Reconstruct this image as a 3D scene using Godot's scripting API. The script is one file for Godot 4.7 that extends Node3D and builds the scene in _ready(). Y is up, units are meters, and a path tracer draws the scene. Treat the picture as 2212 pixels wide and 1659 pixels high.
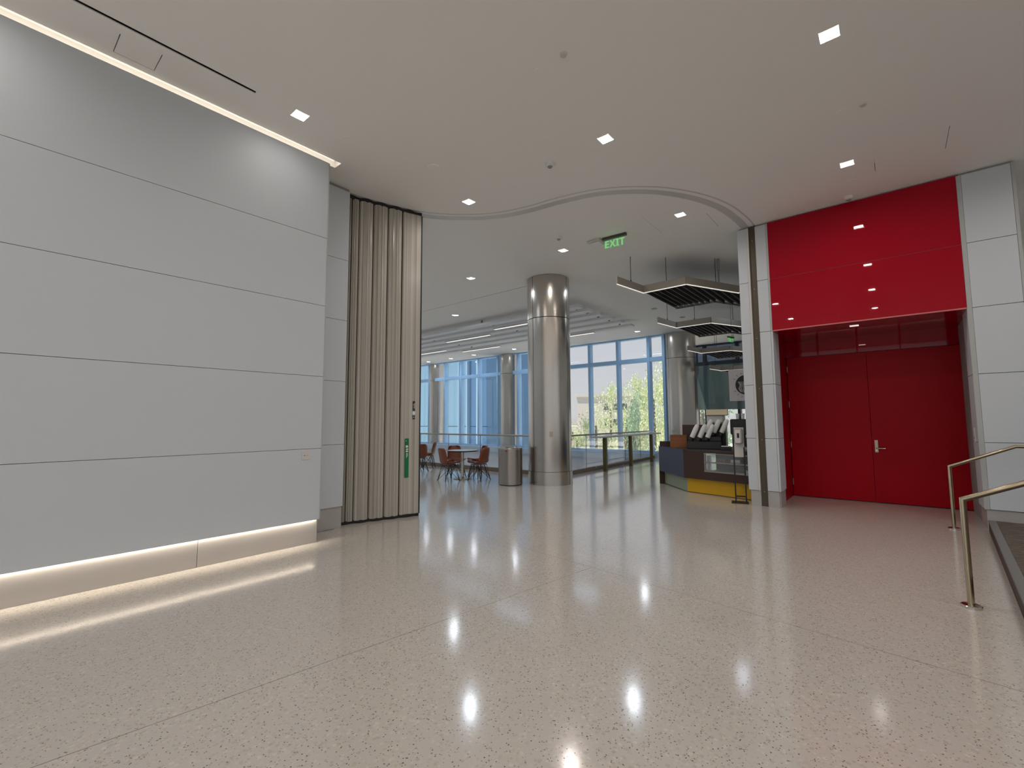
extends Node3D
# y up, metres. Walls of the hall run along x and z; the camera stands at the origin, 1.5 m above the floor.

const CEIL := 5.02
var T := Transform3D()          # transform applied to every vertex that the shape helpers emit
var M := {}
var counts := {}
var rng := RandomNumberGenerator.new()

# ------------------------------------------------------------------ mesh helpers
func new_st() -> SurfaceTool:
	var st := SurfaceTool.new()
	st.begin(Mesh.PRIMITIVE_TRIANGLES)
	return st

func vert(st: SurfaceTool, p: Vector3, n: Vector3, uv := Vector2.ZERO) -> void:
	st.set_normal((T.basis * n).normalized())
	st.set_uv(uv)
	st.add_vertex(T * p)

func tri(st: SurfaceTool, a: Vector3, b: Vector3, c: Vector3, na: Vector3, nb: Vector3, nc: Vector3, ua := Vector2.ZERO, ub := Vector2.ZERO, uc := Vector2.ZERO) -> void:
	var face := (c - a).cross(b - a)
	if face.dot(na + nb + nc) >= 0.0:
		vert(st, a, na, ua); vert(st, b, nb, ub); vert(st, c, nc, uc)
	else:
		vert(st, a, na, ua); vert(st, c, nc, uc); vert(st, b, nb, ub)

func quad(st: SurfaceTool, a: Vector3, b: Vector3, c: Vector3, d: Vector3, n: Vector3) -> void:
	tri(st, a, b, c, n, n, n)
	tri(st, a, c, d, n, n, n)

func quad4(st: SurfaceTool, p: Array, n: Array, uv: Array) -> void:
	tri(st, p[0], p[1], p[2], n[0], n[1], n[2], uv[0], uv[1], uv[2])
	tri(st, p[0], p[2], p[3], n[0], n[2], n[3], uv[0], uv[2], uv[3])

# box given by centre and size, with chamfered edges
func bx(st: SurfaceTool, c: Vector3, s: Vector3, bev := 0.0) -> void:
	var h := s * 0.5
	var b := minf(bev, minf(h.x, minf(h.y, h.z)) * 0.9)
	for ax in 3:
		var u := (ax + 1) % 3
		var v := (ax + 2) % 3
		for sg in [-1.0, 1.0]:
			var n := Vector3.ZERO
			n[ax] = sg
			var q := []
			for k in [[-1, -1], [1, -1], [1, 1], [-1, 1]]:
				var p := Vector3.ZERO
				p[ax] = sg * h[ax]
				p[u] = k[0] * (h[u] - b)
				p[v] = k[1] * (h[v] - b)
				q.append(c + p)
			quad(st, q[0], q[1], q[2], q[3], n)
	if b <= 0.0:
		return
	for ax in 3:
		var u := (ax + 1) % 3
		var v := (ax + 2) % 3
		for su in [-1.0, 1.0]:
			for sv in [-1.0, 1.0]:
				var n := Vector3.ZERO
				n[u] = su
				n[v] = sv
				var q := []
				for k in [[-1, 0], [1, 0], [1, 1], [-1, 1]]:
					var p := Vector3.ZERO
					p[ax] = k[0] * (h[ax] - b)
					p[u] = su * (h[u] - (b if k[1] == 1 else 0.0))
					p[v] = sv * (h[v] - (0.0 if k[1] == 1 else b))
					q.append(c + p)
				quad(st, q[0], q[1], q[2], q[3], n.normalized())
	for sx in [-1.0, 1.0]:
		for sy in [-1.0, 1.0]:
			for sz in [-1.0, 1.0]:
				var sg := Vector3(sx, sy, sz)
				var n := sg.normalized()
				tri(st, c + sg * Vector3(h.x, h.y - b, h.z - b), c + sg * Vector3(h.x - b, h.y, h.z - b), c + sg * Vector3(h.x - b, h.y - b, h.z), n, n, n)

# box by its two corners
func bb(st: SurfaceTool, a: Vector3, b: Vector3, bev := 0.0) -> void:
	bx(st, (a + b) * 0.5, (b - a).abs(), bev)

# lathe about y: profile of Vector2(radius, y); arc from a0 to a1
func lathe(st: SurfaceTool, c: Vector3, prof: Array, seg := 32, smooth := false, a0 := 0.0, a1 := TAU) -> void:
	for k in prof.size() - 1:
		var p: Vector2 = prof[k]
		var q: Vector2 = prof[k + 1]
		var d := q - p
		if d.length() < 1e-6:
			continue
		var nf := Vector2(d.y, -d.x).normalized()
		var n0 := nf
		var n1 := nf
		if smooth:
			if k > 0:
				var e: Vector2 = p - prof[k - 1]
				n0 = (nf + Vector2(e.y, -e.x).normalized()).normalized()
			if k < prof.size() - 2:
				var e2: Vector2 = prof[k + 2] - q
				n1 = (nf + Vector2(e2.y, -e2.x).normalized()).normalized()
		for i in seg:
			var t0 := lerpf(a0, a1, float(i) / seg)
			var t1 := lerpf(a0, a1, float(i + 1) / seg)
			var e0 := Vector3(sin(t0), 0, cos(t0))
			var e1 := Vector3(sin(t1), 0, cos(t1))
			var ps := [c + e0 * p.x + Vector3(0, p.y, 0), c + e1 * p.x + Vector3(0, p.y, 0), c + e1 * q.x + Vector3(0, q.y, 0), c + e0 * q.x + Vector3(0, q.y, 0)]
			var ns := [e0 * n0.x + Vector3(0, n0.y, 0), e1 * n0.x + Vector3(0, n0.y, 0), e1 * n1.x + Vector3(0, n1.y, 0), e0 * n1.x + Vector3(0, n1.y, 0)]
			quad4(st, ps, ns, [Vector2(t0 / TAU, p.y), Vector2(t1 / TAU, p.y), Vector2(t1 / TAU, q.y), Vector2(t0 / TAU, q.y)])

# round bar along a polyline
func tube(st: SurfaceTool, pts: Array, r: float, sides := 8, caps := true) -> void:
	var rings := []
	var up := Vector3.UP
	var nn := pts.size()
	for i in nn:
		var d: Vector3
		if i == 0: d = (pts[1] - pts[0]).normalized()
		elif i == nn - 1: d = (pts[i] - pts[i - 1]).normalized()
		else: d = ((pts[i] - pts[i - 1]).normalized() + (pts[i + 1] - pts[i]).normalized()).normalized()
		if absf(d.dot(up)) > 0.95: up = Vector3.RIGHT if absf(d.x) < 0.9 else Vector3.FORWARD
		var s := d.cross(up).normalized()
		up = s.cross(d).normalized()
		var stretch := 1.0
		if i > 0 and i < nn - 1:
			stretch = 1.0 / maxf(0.5, d.dot((pts[i + 1] - pts[i]).normalized()))
		var bend := Vector3.ZERO
		if i > 0 and i < nn - 1:
			bend = ((pts[i] - pts[i - 1]).normalized() - (pts[i + 1] - pts[i]).normalized())
			bend = bend.normalized() if bend.length() > 1e-4 else Vector3.ZERO
		var ring := []
		for k in sides:
			var a := TAU * k / sides
			var o := s * cos(a) + up * sin(a)
			var off := o + bend * (o.dot(bend) * (stretch - 1.0))
			ring.append([pts[i] + off * r, o])
		rings.append(ring)
	for i in nn - 1:
		for k in sides:
			var k2 := (k + 1) % sides
			quad4(st, [rings[i][k][0], rings[i][k2][0], rings[i + 1][k2][0], rings[i + 1][k][0]], [rings[i][k][1], rings[i][k2][1], rings[i + 1][k2][1], rings[i + 1][k][1]], [Vector2.ZERO, Vector2.ZERO, Vector2.ZERO, Vector2.ZERO])
	if caps:
		for e in [0, nn - 1]:
			var n: Vector3 = (pts[0] - pts[1]).normalized() if e == 0 else (pts[e] - pts[e - 1]).normalized()
			for k in sides:
				tri(st, pts[e], rings[e][k][0], rings[e][(k + 1) % sides][0], n, n, n)

# prism: polygon in the xz plane between two heights
func prism(st: SurfaceTool, poly: Array, y0: float, y1: float) -> void:
	var pv := PackedVector2Array()
	for p in poly: pv.append(p)
	var idx := Geometry2D.triangulate_polygon(pv)
	for y in [[y0, Vector3.DOWN], [y1, Vector3.UP]]:
		for i in range(0, idx.size(), 3):
			var q := []
			for k in 3: q.append(Vector3(pv[idx[i + k]].x, y[0], pv[idx[i + k]].y))
			tri(st, q[0], q[1], q[2], y[1], y[1], y[1])
	var ccw := 0.0
	for i in pv.size():
		var a := pv[i]
		var b := pv[(i + 1) % pv.size()]
		ccw += a.x * b.y - b.x * a.y
	for i in pv.size():
		var a := pv[i]
		var b := pv[(i + 1) % pv.size()]
		var d := (b - a).normalized()
		var n := Vector3(d.y, 0, -d.x) * (1.0 if ccw > 0 else -1.0)
		quad(st, Vector3(a.x, y0, a.y), Vector3(b.x, y0, b.y), Vector3(b.x, y1, b.y), Vector3(a.x, y1, a.y), n)

# ------------------------------------------------------------------ node helpers
func numbered(called: String) -> String:
	counts[called] = counts.get(called, -1) + 1
	return called if counts[called] == 0 else "%s_%03d" % [called, counts[called]]

func obj(called: String, st: SurfaceTool, m: Material, parent: Node = self) -> MeshInstance3D:
	var o := MeshInstance3D.new()
	o.mesh = st.commit()
	o.mesh.surface_set_material(0, m)
	o.name = numbered(called) if parent == self else called
	parent.add_child(o, true)
	return o

func inst(called: String, mesh: Mesh, parent: Node, xf := Transform3D()) -> MeshInstance3D:
	var o := MeshInstance3D.new()
	o.mesh = mesh
	o.name = called
	o.transform = xf
	parent.add_child(o, true)
	return o

func tag(o: Node, label: String, category: String, group := "", kind := "") -> Node:
	o.set_meta("label", label)
	o.set_meta("category", category)
	if group: o.set_meta("group", group)
	if kind: o.set_meta("kind", kind)
	return o

func thing(called: String, label: String, category: String, at := Vector3.ZERO, turn := 0.0, group := "", kind := "") -> Node3D:
	var o := Node3D.new()
	o.name = numbered(called)
	add_child(o)
	o.position = at
	o.rotation.y = turn
	tag(o, label, category, group, kind)
	return o

func copy_of(src: Node3D, base: String, label: String, at: Vector3, turn: float, group := "") -> Node3D:
	var c: Node3D = src.duplicate()
	c.name = numbered(base)
	add_child(c)
	c.position = at
	c.rotation.y = turn
	c.set_meta("label", label)
	if group: c.set_meta("group", group)
	return c

func box_obj(called: String, a: Vector3, b: Vector3, m: Material, parent: Node = self, bev := 0.0) -> MeshInstance3D:
	var st := new_st()
	bb(st, a, b, bev)
	return obj(called, st, m, parent)

func area_light(called: String, at: Vector3, size: Vector2, energy: float, col: Color, parent: Node, rot := Vector3(-PI / 2, 0, 0)) -> void:
	var l := AreaLight3D.new()
	l.name = called
	l.area_size = size
	l.area_normalize_energy = true
	l.light_energy = energy
	l.light_color = col
	l.area_range = 40.0
	l.area_attenuation = 2.0
	l.shadow_enabled = true
	l.rotation = rot
	l.position = at
	parent.add_child(l, true)

# ------------------------------------------------------------------ materials
func mat(c: Color, rough := 0.5, metal := 0.0, spec := 0.5) -> StandardMaterial3D:
	var m := StandardMaterial3D.new()
	m.albedo_color = c
	m.roughness = rough
	m.metallic = metal
	m.metallic_specular = spec
	return m

func rgb(r: int, g: int, b: int) -> Color:
	return Color(r / 255.0, g / 255.0, b / 255.0)

func glow(c: Color, e: float) -> StandardMaterial3D:
	var m := mat(rgb(230, 228, 222), 0.6)
	m.emission_enabled = true
	m.emission = c
	m.emission_energy_multiplier = e
	return m

func pane(c: Color, alpha: float) -> StandardMaterial3D:
	var m := mat(Color(c.r, c.g, c.b, alpha), 0.02)
	m.transparency = BaseMaterial3D.TRANSPARENCY_ALPHA
	return m

func triplanar(m: StandardMaterial3D, tex: Texture2D, scale: Vector3, world := true) -> StandardMaterial3D:
	m.albedo_texture = tex
	m.uv1_triplanar = true
	m.uv1_world_triplanar = world
	m.uv1_scale = scale
	return m

func terrazzo() -> ImageTexture:
	var n := 1024
	var im := Image.create(n, n, false, Image.FORMAT_RGB8)
	im.fill(Color(0.93, 0.93, 0.93))
	for i in 5200:      # pale marble chips
		var w := rng.randi_range(3, 12)
		var v := rng.randf_range(0.87, 1.0)
		var x := rng.randi_range(0, n - w)
		var y := rng.randi_range(0, n - w)
		var c := Color(v, v * rng.randf_range(0.975, 1.0), v * rng.randf_range(0.95, 0.99))
		im.fill_rect(Rect2i(x + 1, y, w - 1, w), c)
		im.fill_rect(Rect2i(x, y + 1, w, maxi(1, w - 2)), c)
	for i in 3600:      # fine dark chips
		var w := rng.randi_range(1, 4)
		var h := clampi(w + rng.randi_range(-1, 1), 1, 4)
		var v := rng.randf_range(0.4, 0.75)
		im.fill_rect(Rect2i(rng.randi_range(0, n - 5), rng.randi_range(0, n - 5), w, h), Color(v, v * 0.93, v * 0.85))
	for i in 260:       # tiny white chips
		im.fill_rect(Rect2i(rng.randi_range(0, n - 4), rng.randi_range(0, n - 4), 2, 2), Color(1, 1, 1))
	return ImageTexture.create_from_image(im)

func streaks(w: int, lo: float, hi: float, tint: Color) -> ImageTexture:
	var im := Image.create(w, 4, false, Image.FORMAT_RGB8)
	var v := 0.5
	for x in w:
		v = clampf(v + rng.randf_range(-0.3, 0.3), 0.0, 1.0)
		var k := lerpf(lo, hi, v)
		for y in 4: im.set_pixel(x, y, Color(tint.r * k, tint.g * k, tint.b * k))
	return ImageTexture.create_from_image(im)

func carpet_tex() -> ImageTexture:
	var n := 256
	var im := Image.create(n, n, false, Image.FORMAT_RGB8)
	im.fill(Color(0.55, 0.52, 0.49))
	for i in 420:       # short wavering yarn streaks
		var x := rng.randi_range(0, n - 1)
		var y := rng.randi_range(0, n - 1)
		var v := rng.randf_range(0.5, 1.0)
		var yy := float(y)
		for k in rng.randi_range(14, 46):
			yy += rng.randf_range(-0.7, 0.7)
			im.set_pixel((x + k) % n, posmod(int(yy), n), Color(v, v * 0.96, v * 0.9))
			im.set_pixel((x + k) % n, posmod(int(yy) + 1, n), Color(v * 0.9, v * 0.87, v * 0.82))
	return ImageTexture.create_from_image(im)

func wood_tex() -> ImageTexture:
	var n := 128
	var im := Image.create(n, n, false, Image.FORMAT_RGB8)
	var v := 0.5
	for y in n:
		v = clampf(v + rng.randf_range(-0.2, 0.2), 0, 1)
		for x in n:
			var k := 0.8 + 0.2 * v + rng.randf_range(-0.04, 0.04)
			im.set_pixel(x, y, Color(k, k * 0.97, k * 0.93))
	return ImageTexture.create_from_image(im)

func make_materials() -> void:
	M.floor = triplanar(mat(rgb(203, 197, 189), 0.12, 0.0, 0.7), terrazzo(), Vector3.ONE / 1.6)
	M.lower = mat(rgb(190, 188, 186), 0.5)
	M.ceiling = mat(rgb(243, 240, 236), 0.9)
	M.plenum = mat(rgb(168, 168, 166), 0.6, 0.0)
	M.groove = M.ceiling
	M.panel = mat(rgb(200, 205, 210), 0.5, 0.0, 0.4)
	M.panel_edge = mat(rgb(176, 178, 176), 0.5)
	M.backing = mat(rgb(150, 150, 148), 0.8)
	M.base = mat(rgb(176, 172, 168), 0.35, 0.0)
	M.plaster = mat(rgb(240, 238, 234), 0.85)
	M.far_wall = mat(rgb(236, 237, 239), 0.8)
	M.red = mat(rgb(160, 0, 26), 0.02, 0.0, 0.4)
	M.red_satin = mat(rgb(160, 0, 20), 0.4, 0.0, 0.25)
	M.red_joint = mat(rgb(205, 110, 110), 0.4)
	M.channel = mat(rgb(92, 84, 72), 0.42, 0.6)
	M.track = mat(rgb(204, 202, 198), 0.45, 0.2)
	M.steel = mat(rgb(196, 190, 182), 0.24, 1.0)
	M.steel.anisotropy_enabled = true
	M.steel.anisotropy = 0.55
	M.seam = mat(rgb(26, 25, 26), 0.8)
	M.bin_steel = mat(rgb(172, 164, 156), 0.3, 1.0)
	M.chrome = mat(rgb(214, 210, 200), 0.12, 1.0)
	M.satin = mat(rgb(186, 172, 146), 0.26, 1.0)
	M.nickel = mat(rgb(176, 168, 156), 0.35, 0.9)
	M.fold = triplanar(mat(rgb(196, 190, 179), 0.24, 0.0, 0.5), streaks(512, 0.84, 1.04, Color(0.94, 0.94, 0.94)), Vector3(1.2, 1.2, 1.2), false)
	M.rubber = mat(rgb(28, 28, 28), 0.7)
	M.green = mat(rgb(6, 112, 66), 0.4)
	M.white = mat(rgb(225, 225, 222), 0.45)
	M.off_white = mat(rgb(206, 203, 197), 0.5)
	M.grey_plastic = mat(rgb(150, 148, 144), 0.4)
	M.frame = mat(rgb(166, 208, 246), 0.4, 0.0)  # blue daylight on white frames is put into this colour
	M.frame_dark = mat(rgb(44, 50, 60), 0.5)  # on the café windows this dark colour carries the shade
	M.sill = mat(rgb(190, 206, 222), 0.5)
	M.glass = pane(Color(0.8, 0.9, 0.95), 0.03)
	M.rail_glass = pane(Color(0.72, 0.84, 0.9), 0.06)
	M.sky_blue_glass = pane(rgb(40, 96, 170), 0.7)  # blue sky behind clear upper panes, put into the glass colour
	M.case_glass = pane(Color(0.8, 0.85, 0.85), 0.1)
	M.shade = mat(Color(0.36, 0.43, 0.44, 0.78), 0.8)
	M.shade.transparency = BaseMaterial3D.TRANSPARENCY_ALPHA
	M.chair = mat(rgb(128, 68, 40), 0.38)
	M.wire = mat(rgb(26, 26, 30), 0.4, 0.5)
	M.table_top = mat(rgb(206, 200, 196), 0.25)
	M.table_edge = mat(rgb(30, 28, 30), 0.5)
	M.shoe = mat(rgb(128, 112, 100), 0.45, 0.3)
	M.olive = mat(rgb(104, 96, 62), 0.4, 0.6)
	M.bar_top = mat(rgb(168, 172, 172), 0.3)
	M.counter_blue = mat(rgb(58, 60, 82), 0.4)
	M.counter_brown = mat(rgb(62, 42, 34), 0.45)
	M.counter_top = mat(rgb(72, 66, 66), 0.25)
	M.yellow = mat(rgb(214, 166, 22), 0.4)
	M.sage = mat(rgb(150, 158, 132), 0.45)
	M.black = mat(rgb(22, 21, 22), 0.4)
	M.wood = triplanar(mat(rgb(134, 80, 38), 0.5), wood_tex(), Vector3(4, 4, 4), false)
	M.canopy = mat(rgb(150, 142, 132), 0.5)
	M.canopy_dark = mat(rgb(58, 55, 54), 0.7)
	M.card = mat(rgb(208, 200, 198), 0.6)
	M.carpet = triplanar(mat(rgb(150, 142, 134), 0.95), carpet_tex(), Vector3(1.6, 1.6, 1.6), false)
	M.riser = mat(rgb(50, 30, 26), 0.5)
	M.nosing = mat(rgb(122, 122, 118), 0.4, 0.4)
	M.divider = mat(rgb(122, 112, 102), 0.4, 0.5)
	M.leaf = mat(rgb(208, 216, 176), 0.7)  # leaves bleached in colour to carry overexposed daylight
	M.leaf.backlight_enabled = true
	M.leaf.backlight = rgb(120, 140, 70)
	M.leaf_dark = mat(rgb(156, 180, 156), 0.7)
	M.leaf_dark.backlight_enabled = true
	M.leaf_dark.backlight = rgb(70, 100, 60)
	M.bark = mat(rgb(110, 98, 84), 0.9)
	M.concrete = mat(rgb(214, 208, 202), 0.8)
	M.window_dark = mat(rgb(70, 82, 88), 0.3)
	M.grass = mat(rgb(206, 202, 190), 0.95)
	M.tower_pale = mat(rgb(120, 162, 190), 0.12, 0.0)
	M.tower_deep = mat(rgb(70, 118, 162), 0.12, 0.0)
	M.tower_fin = mat(rgb(150, 186, 214), 0.4)
	M.lamp = glow(Color(1.0, 0.98, 0.95), 0.8)
	M.led = glow(Color(1.0, 0.97, 0.92), 0.6)
	M.led_dim = glow(Color(1.0, 0.94, 0.86), 0.55)
	M.exit = glow(Color(0.1, 0.85, 0.32), 0.55)

const WARM := Color(1.0, 0.97, 0.942)

# ------------------------------------------------------------------ build
func _ready() -> void:
	rng.seed = 7
	make_materials()
	setup_view()
	build_shell()
	build_left_wall()
	build_right_side()
	build_window_walls()
	build_outdoors()
	build_partition()
	build_columns()
	build_railings()
	build_stairs()
	build_canopies()
	build_counter()
	build_furniture()
	build_ceiling_fittings()

func setup_view() -> void:
	var cam := Camera3D.new()
	cam.name = "camera"
	cam.fov = rad_to_deg(2.0 * atan(829.5 / 981.2))
	cam.position = Vector3(0, 1.5, 0)
	cam.rotation_order = EULER_ORDER_YXZ
	cam.rotation = Vector3(deg_to_rad(4.67), deg_to_rad(39.9), deg_to_rad(-0.33))
	cam.near = 0.05
	cam.far = 400.0
	add_child(cam)
	cam.current = true
	var env := Environment.new()
	env.background_mode = Environment.BG_SKY
	var sky := Sky.new()
	var sm := ProceduralSkyMaterial.new()
	sm.sky_horizon_color = Color(0.68, 0.685, 0.69).linear_to_srgb()
	sm.sky_top_color = Color(0.22, 0.42, 0.82).linear_to_srgb()
	sm.sky_curve = 0.8
	sm.ground_horizon_color = Color(0.58, 0.57, 0.55).linear_to_srgb()
	sm.ground_bottom_color = Color(0.55, 0.54, 0.52).linear_to_srgb()
	sm.sun_angle_max = 1.0
	sky.sky_material = sm
	env.sky = sky
	env.background_energy_multiplier = 1.0
	env.tonemap_mode = Environment.TONE_MAPPER_LINEAR
	env.tonemap_exposure = 1.0
	env.sdfgi_enabled = true
	env.ssao_enabled = true
	env.ssil_enabled = true
	var we := WorldEnvironment.new()
	we.name = "environment"
	we.environment = env
	add_child(we)
	var sun := DirectionalLight3D.new()
	sun.name = "sun"
	sun.light_energy = 2.6
	sun.light_color = Color(1.0, 0.96, 0.9)
	sun.light_angular_distance = 0.5
	sun.shadow_enabled = true
	sun.sky_mode = DirectionalLight3D.SKY_MODE_LIGHT_ONLY
	add_child(sun)
	sun.look_at_from_position(Vector3.ZERO, -Vector3(-0.22, 0.92, 0.3), Vector3.UP)

# the S-shaped ceiling track, as plan points (x, z)
func track_points() -> PackedVector2Array:
	var c := Curve2D.new()
	var raw := [[-6.30, -3.45], [-6.16, -4.1], [-5.9, -4.76], [-5.46, -5.26], [-4.98, -5.58], [-4.48, -5.74], [-3.9, -5.83], [-3.29, -6.0], [-2.77, -6.34], [-2.4, -6.74], [-2.09, -7.28], [-1.9, -7.86], [-1.81, -8.48], [-1.785, -8.96]]
	for i in raw.size():
		var a: Array = raw[maxi(i - 1, 0)]
		var b: Array = raw[mini(i + 1, raw.size() - 1)]
		var t := Vector2(b[0] - a[0], b[1] - a[1]) / 6.0
		c.add_point(Vector2(raw[i][0], raw[i][1]), -t, t)
	c.bake_interval = 0.1
	return c.get_baked_points()

func offset_line(pts: PackedVector2Array, d: float) -> PackedVector2Array:
	var out := PackedVector2Array()
	for i in pts.size():
		var t := (pts[mini(i + 1, pts.size() - 1)] - pts[maxi(i - 1, 0)]).normalized()
		out.append(pts[i] + Vector2(-t.y, t.x) * d)
	return out

func band(pts: PackedVector2Array, d0: float, d1: float) -> PackedVector2Array:
	var a := offset_line(pts, d0)
	var b := offset_line(pts, d1)
	b.reverse()
	a.append_array(b)
	return a

var lamps := [[-0.25, -4.87], [-5.04, -2.25], [-2.57, -4.93], [-0.29, -7.6], [-5.04, -4.97], [-2.61, -7.66], [-5.05, -7.72], [-7.8, -7.77], [-10.97, -10.2], [-7.6, -16.86], [-5.04, -10.4], [-16.92, -17.1], [-18.9, -17.25], [-14.07, -17.0], [-11.0, -7.75], [-14.0, -7.75], [-20.9, -17.3],
	[-2.57, -2.25], [-0.25, -2.25], [-5.04, 0.45], [-2.57, 0.45], [-0.25, 0.45], [2.2, -4.9], [2.2, -2.2], [2.2, 0.45], [-2.57, 3.2], [0.6, 3.2], [4.6, -4.0], [4.6, 0.4], [-3.3, -13.0], [-3.3, -17.5], [2.6, -10.6],
	[2.2, -7.2], [2.2, 3.2], [4.6, 3.2], [-5.04, 3.2], [-2.57, 5.6], [0.6, 5.6], [3.6, 5.6], [-7.8, -5.0], [-10.6, -5.0], [-14.0, -5.0], [-17.0, -6.5], [-20.0, -6.5]]  # this row: unseen lamps added to brighten hall and far room

func cut(parent: Node, a: Vector3, b: Vector3, m: Material) -> void:
	var c := CSGBox3D.new()
	c.operation = CSGShape3D.OPERATION_SUBTRACTION
	c.size = (b - a).abs()
	c.position = (a + b) * 0.5
	c.material = m
	c.name = "cut"
	parent.add_child(c, true)

func build_shell() -> void:
	# floor: hall, café and the deck round the open well (x < -7.05, z < -10.35)
	var st := new_st()
	prism(st, [Vector2(-26, -3.4), Vector2(-6.1, -3.4), Vector2(-6.1, 7), Vector2(7, 7), Vector2(7, -12.6), Vector2(-1.0, -12.6), Vector2(-1.0, -22.2), Vector2(-7.15, -22.2), Vector2(-7.15, -18.3), Vector2(-7.5, -18.3), Vector2(-7.0, -10.35), Vector2(-26, -10.35)], -0.35, 0.0)
	tag(obj("floor", st, M.floor), "polished speckled terrazzo floor running from the hall into the café", "floor", "", "structure")
	# zinc divider strips, at an angle to the walls
	var d1 := Vector3(0.131, 0, -0.991)
	var o1 := Vector3(-2.46, 0.0, -4.2)
	st = new_st()
	T = Transform3D(Basis(Vector3.UP, atan2(-d1.x, -d1.z)), o1)
	bb(st, Vector3(-0.0017, -0.01, 0), Vector3(0.0017, 0.0004, 9.0))
	tag(obj("trim_1", st, M.divider), "thin metal strip let into the terrazzo, running beside the white panel wall", "trim", "", "structure")
	st = new_st()
	bb(st, Vector3(-3.2, -0.01, -0.0017), Vector3(5.5, 0.0004, 0.0017))
	T = Transform3D()
	tag(obj("trim_2", st, M.divider), "thin metal strip let into the terrazzo, crossing the hall", "trim", "", "structure")
	tag(box_obj("floor_lower", Vector3(-26.5, -4.9, -18.3), Vector3(-6.0, -4.6, -9.5), M.lower), "pale floor of the storey below the open well", "floor", "", "structure")

	# ceiling with real recesses
	var comb := CSGCombiner3D.new()
	comb.name = "ceiling"
	add_child(comb)
	tag(comb, "smooth white plaster ceiling with recessed lamps and a curved track", "ceiling", "", "structure")
	var slab := CSGBox3D.new()
	slab.name = "slab"
	slab.size = Vector3(33.6, 0.9, 25.6)
	slab.position = Vector3(-9.5, CEIL + 0.45, -5.6)
	slab.material = M.ceiling
	comb.add_child(slab)
	var slab2 := CSGBox3D.new()
	slab2.name = "slab"
	slab2.size = Vector3(5.8, 0.9, 5.0)
	slab2.position = Vector3(-4.4, CEIL + 0.45, -20.0)
	slab2.material = M.ceiling
	comb.add_child(slab2, true)
	for p in lamps:
		cut(comb, Vector3(p[0] - 0.075, CEIL - 0.02, p[1] - 0.075), Vector3(p[0] + 0.075, CEIL + 0.03, p[1] + 0.075), M.ceiling)
	cut(comb, Vector3(-5.75, CEIL - 0.02, -3.07), Vector3(-5.583, CEIL + 0.10, 6.8), M.ceiling)           # cove over the panel wall
	cut(comb, Vector3(-5.055, CEIL - 0.02, -1.775), Vector3(-5.015, CEIL + 0.10, 6.8), M.ceiling)      # air slot
	cut(comb, Vector3(-5.3, CEIL + 0.01, -1.8), Vector3(-4.75, CEIL + 0.75, 6.85), M.plenum)             # the sheet-metal plenum it opens into
	for l in [[-5.485, -0.997, -5.478, -0.68], [-5.485, -0.687, -5.18, -0.68], [-5.485, -0.997, -5.18, -0.990], [0.0, -8.1, 0.005, -7.75], [0.72, -8.0, 0.726, -7.4], [-3.15, -8.2, -3.144, -7.3], [-2.25, -8.6, -2.244, -7.9]]:
		cut(comb, Vector3(l[0], CEIL - 0.02, l[1]), Vector3(l[2], CEIL + 0.12, l[3]), M.groove)           # access-panel joints
	cut(comb, Vector3(-26, CEIL - 0.02, -9.2), Vector3(-7.0, CEIL + 0.10, -9.175), M.ceiling)           # reveal, open to the ceiling void
	cut(comb, Vector3(-26, CEIL + 0.01, -9.45), Vector3(-7.0, CEIL + 0.5, -8.95), M.plenum)
	var tp := track_points()
	var poly := CSGPolygon3D.new()
	poly.name = "track_cut"
	poly.operation = CSGShape3D.OPERATION_SUBTRACTION
	poly.polygon = band(tp, -0.178, 0.066)
	poly.mode = CSGPolygon3D.MODE_DEPTH
	poly.depth = 0.72
	poly.material = M.channel
	poly.rotation.x = PI / 2
	poly.position.y = CEIL + 0.70
	comb.add_child(poly)
	# the track itself: two aluminium soffit strips either side of a dark running slot
	var tr := thing("ceiling_track", "curved S-shaped metal track set into the white ceiling", "track", Vector3(0, CEIL, 0))
	for k in [[-0.17, -0.042, "flange", M.track, 0.0], [0.036, 0.06, "flange", M.track, 0.0], [-0.041, -0.024, "runner", M.channel, 0.1], [0.018, 0.035, "runner", M.channel, 0.1]]:
		var s2 := new_st()
		var pts: Array = []
		for q in band(tp, k[0], k[1]): pts.append(q)
		prism(s2, pts, k[4] - 0.004, k[4] + 0.008)
		obj(k[2], s2, k[3], tr)

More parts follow.
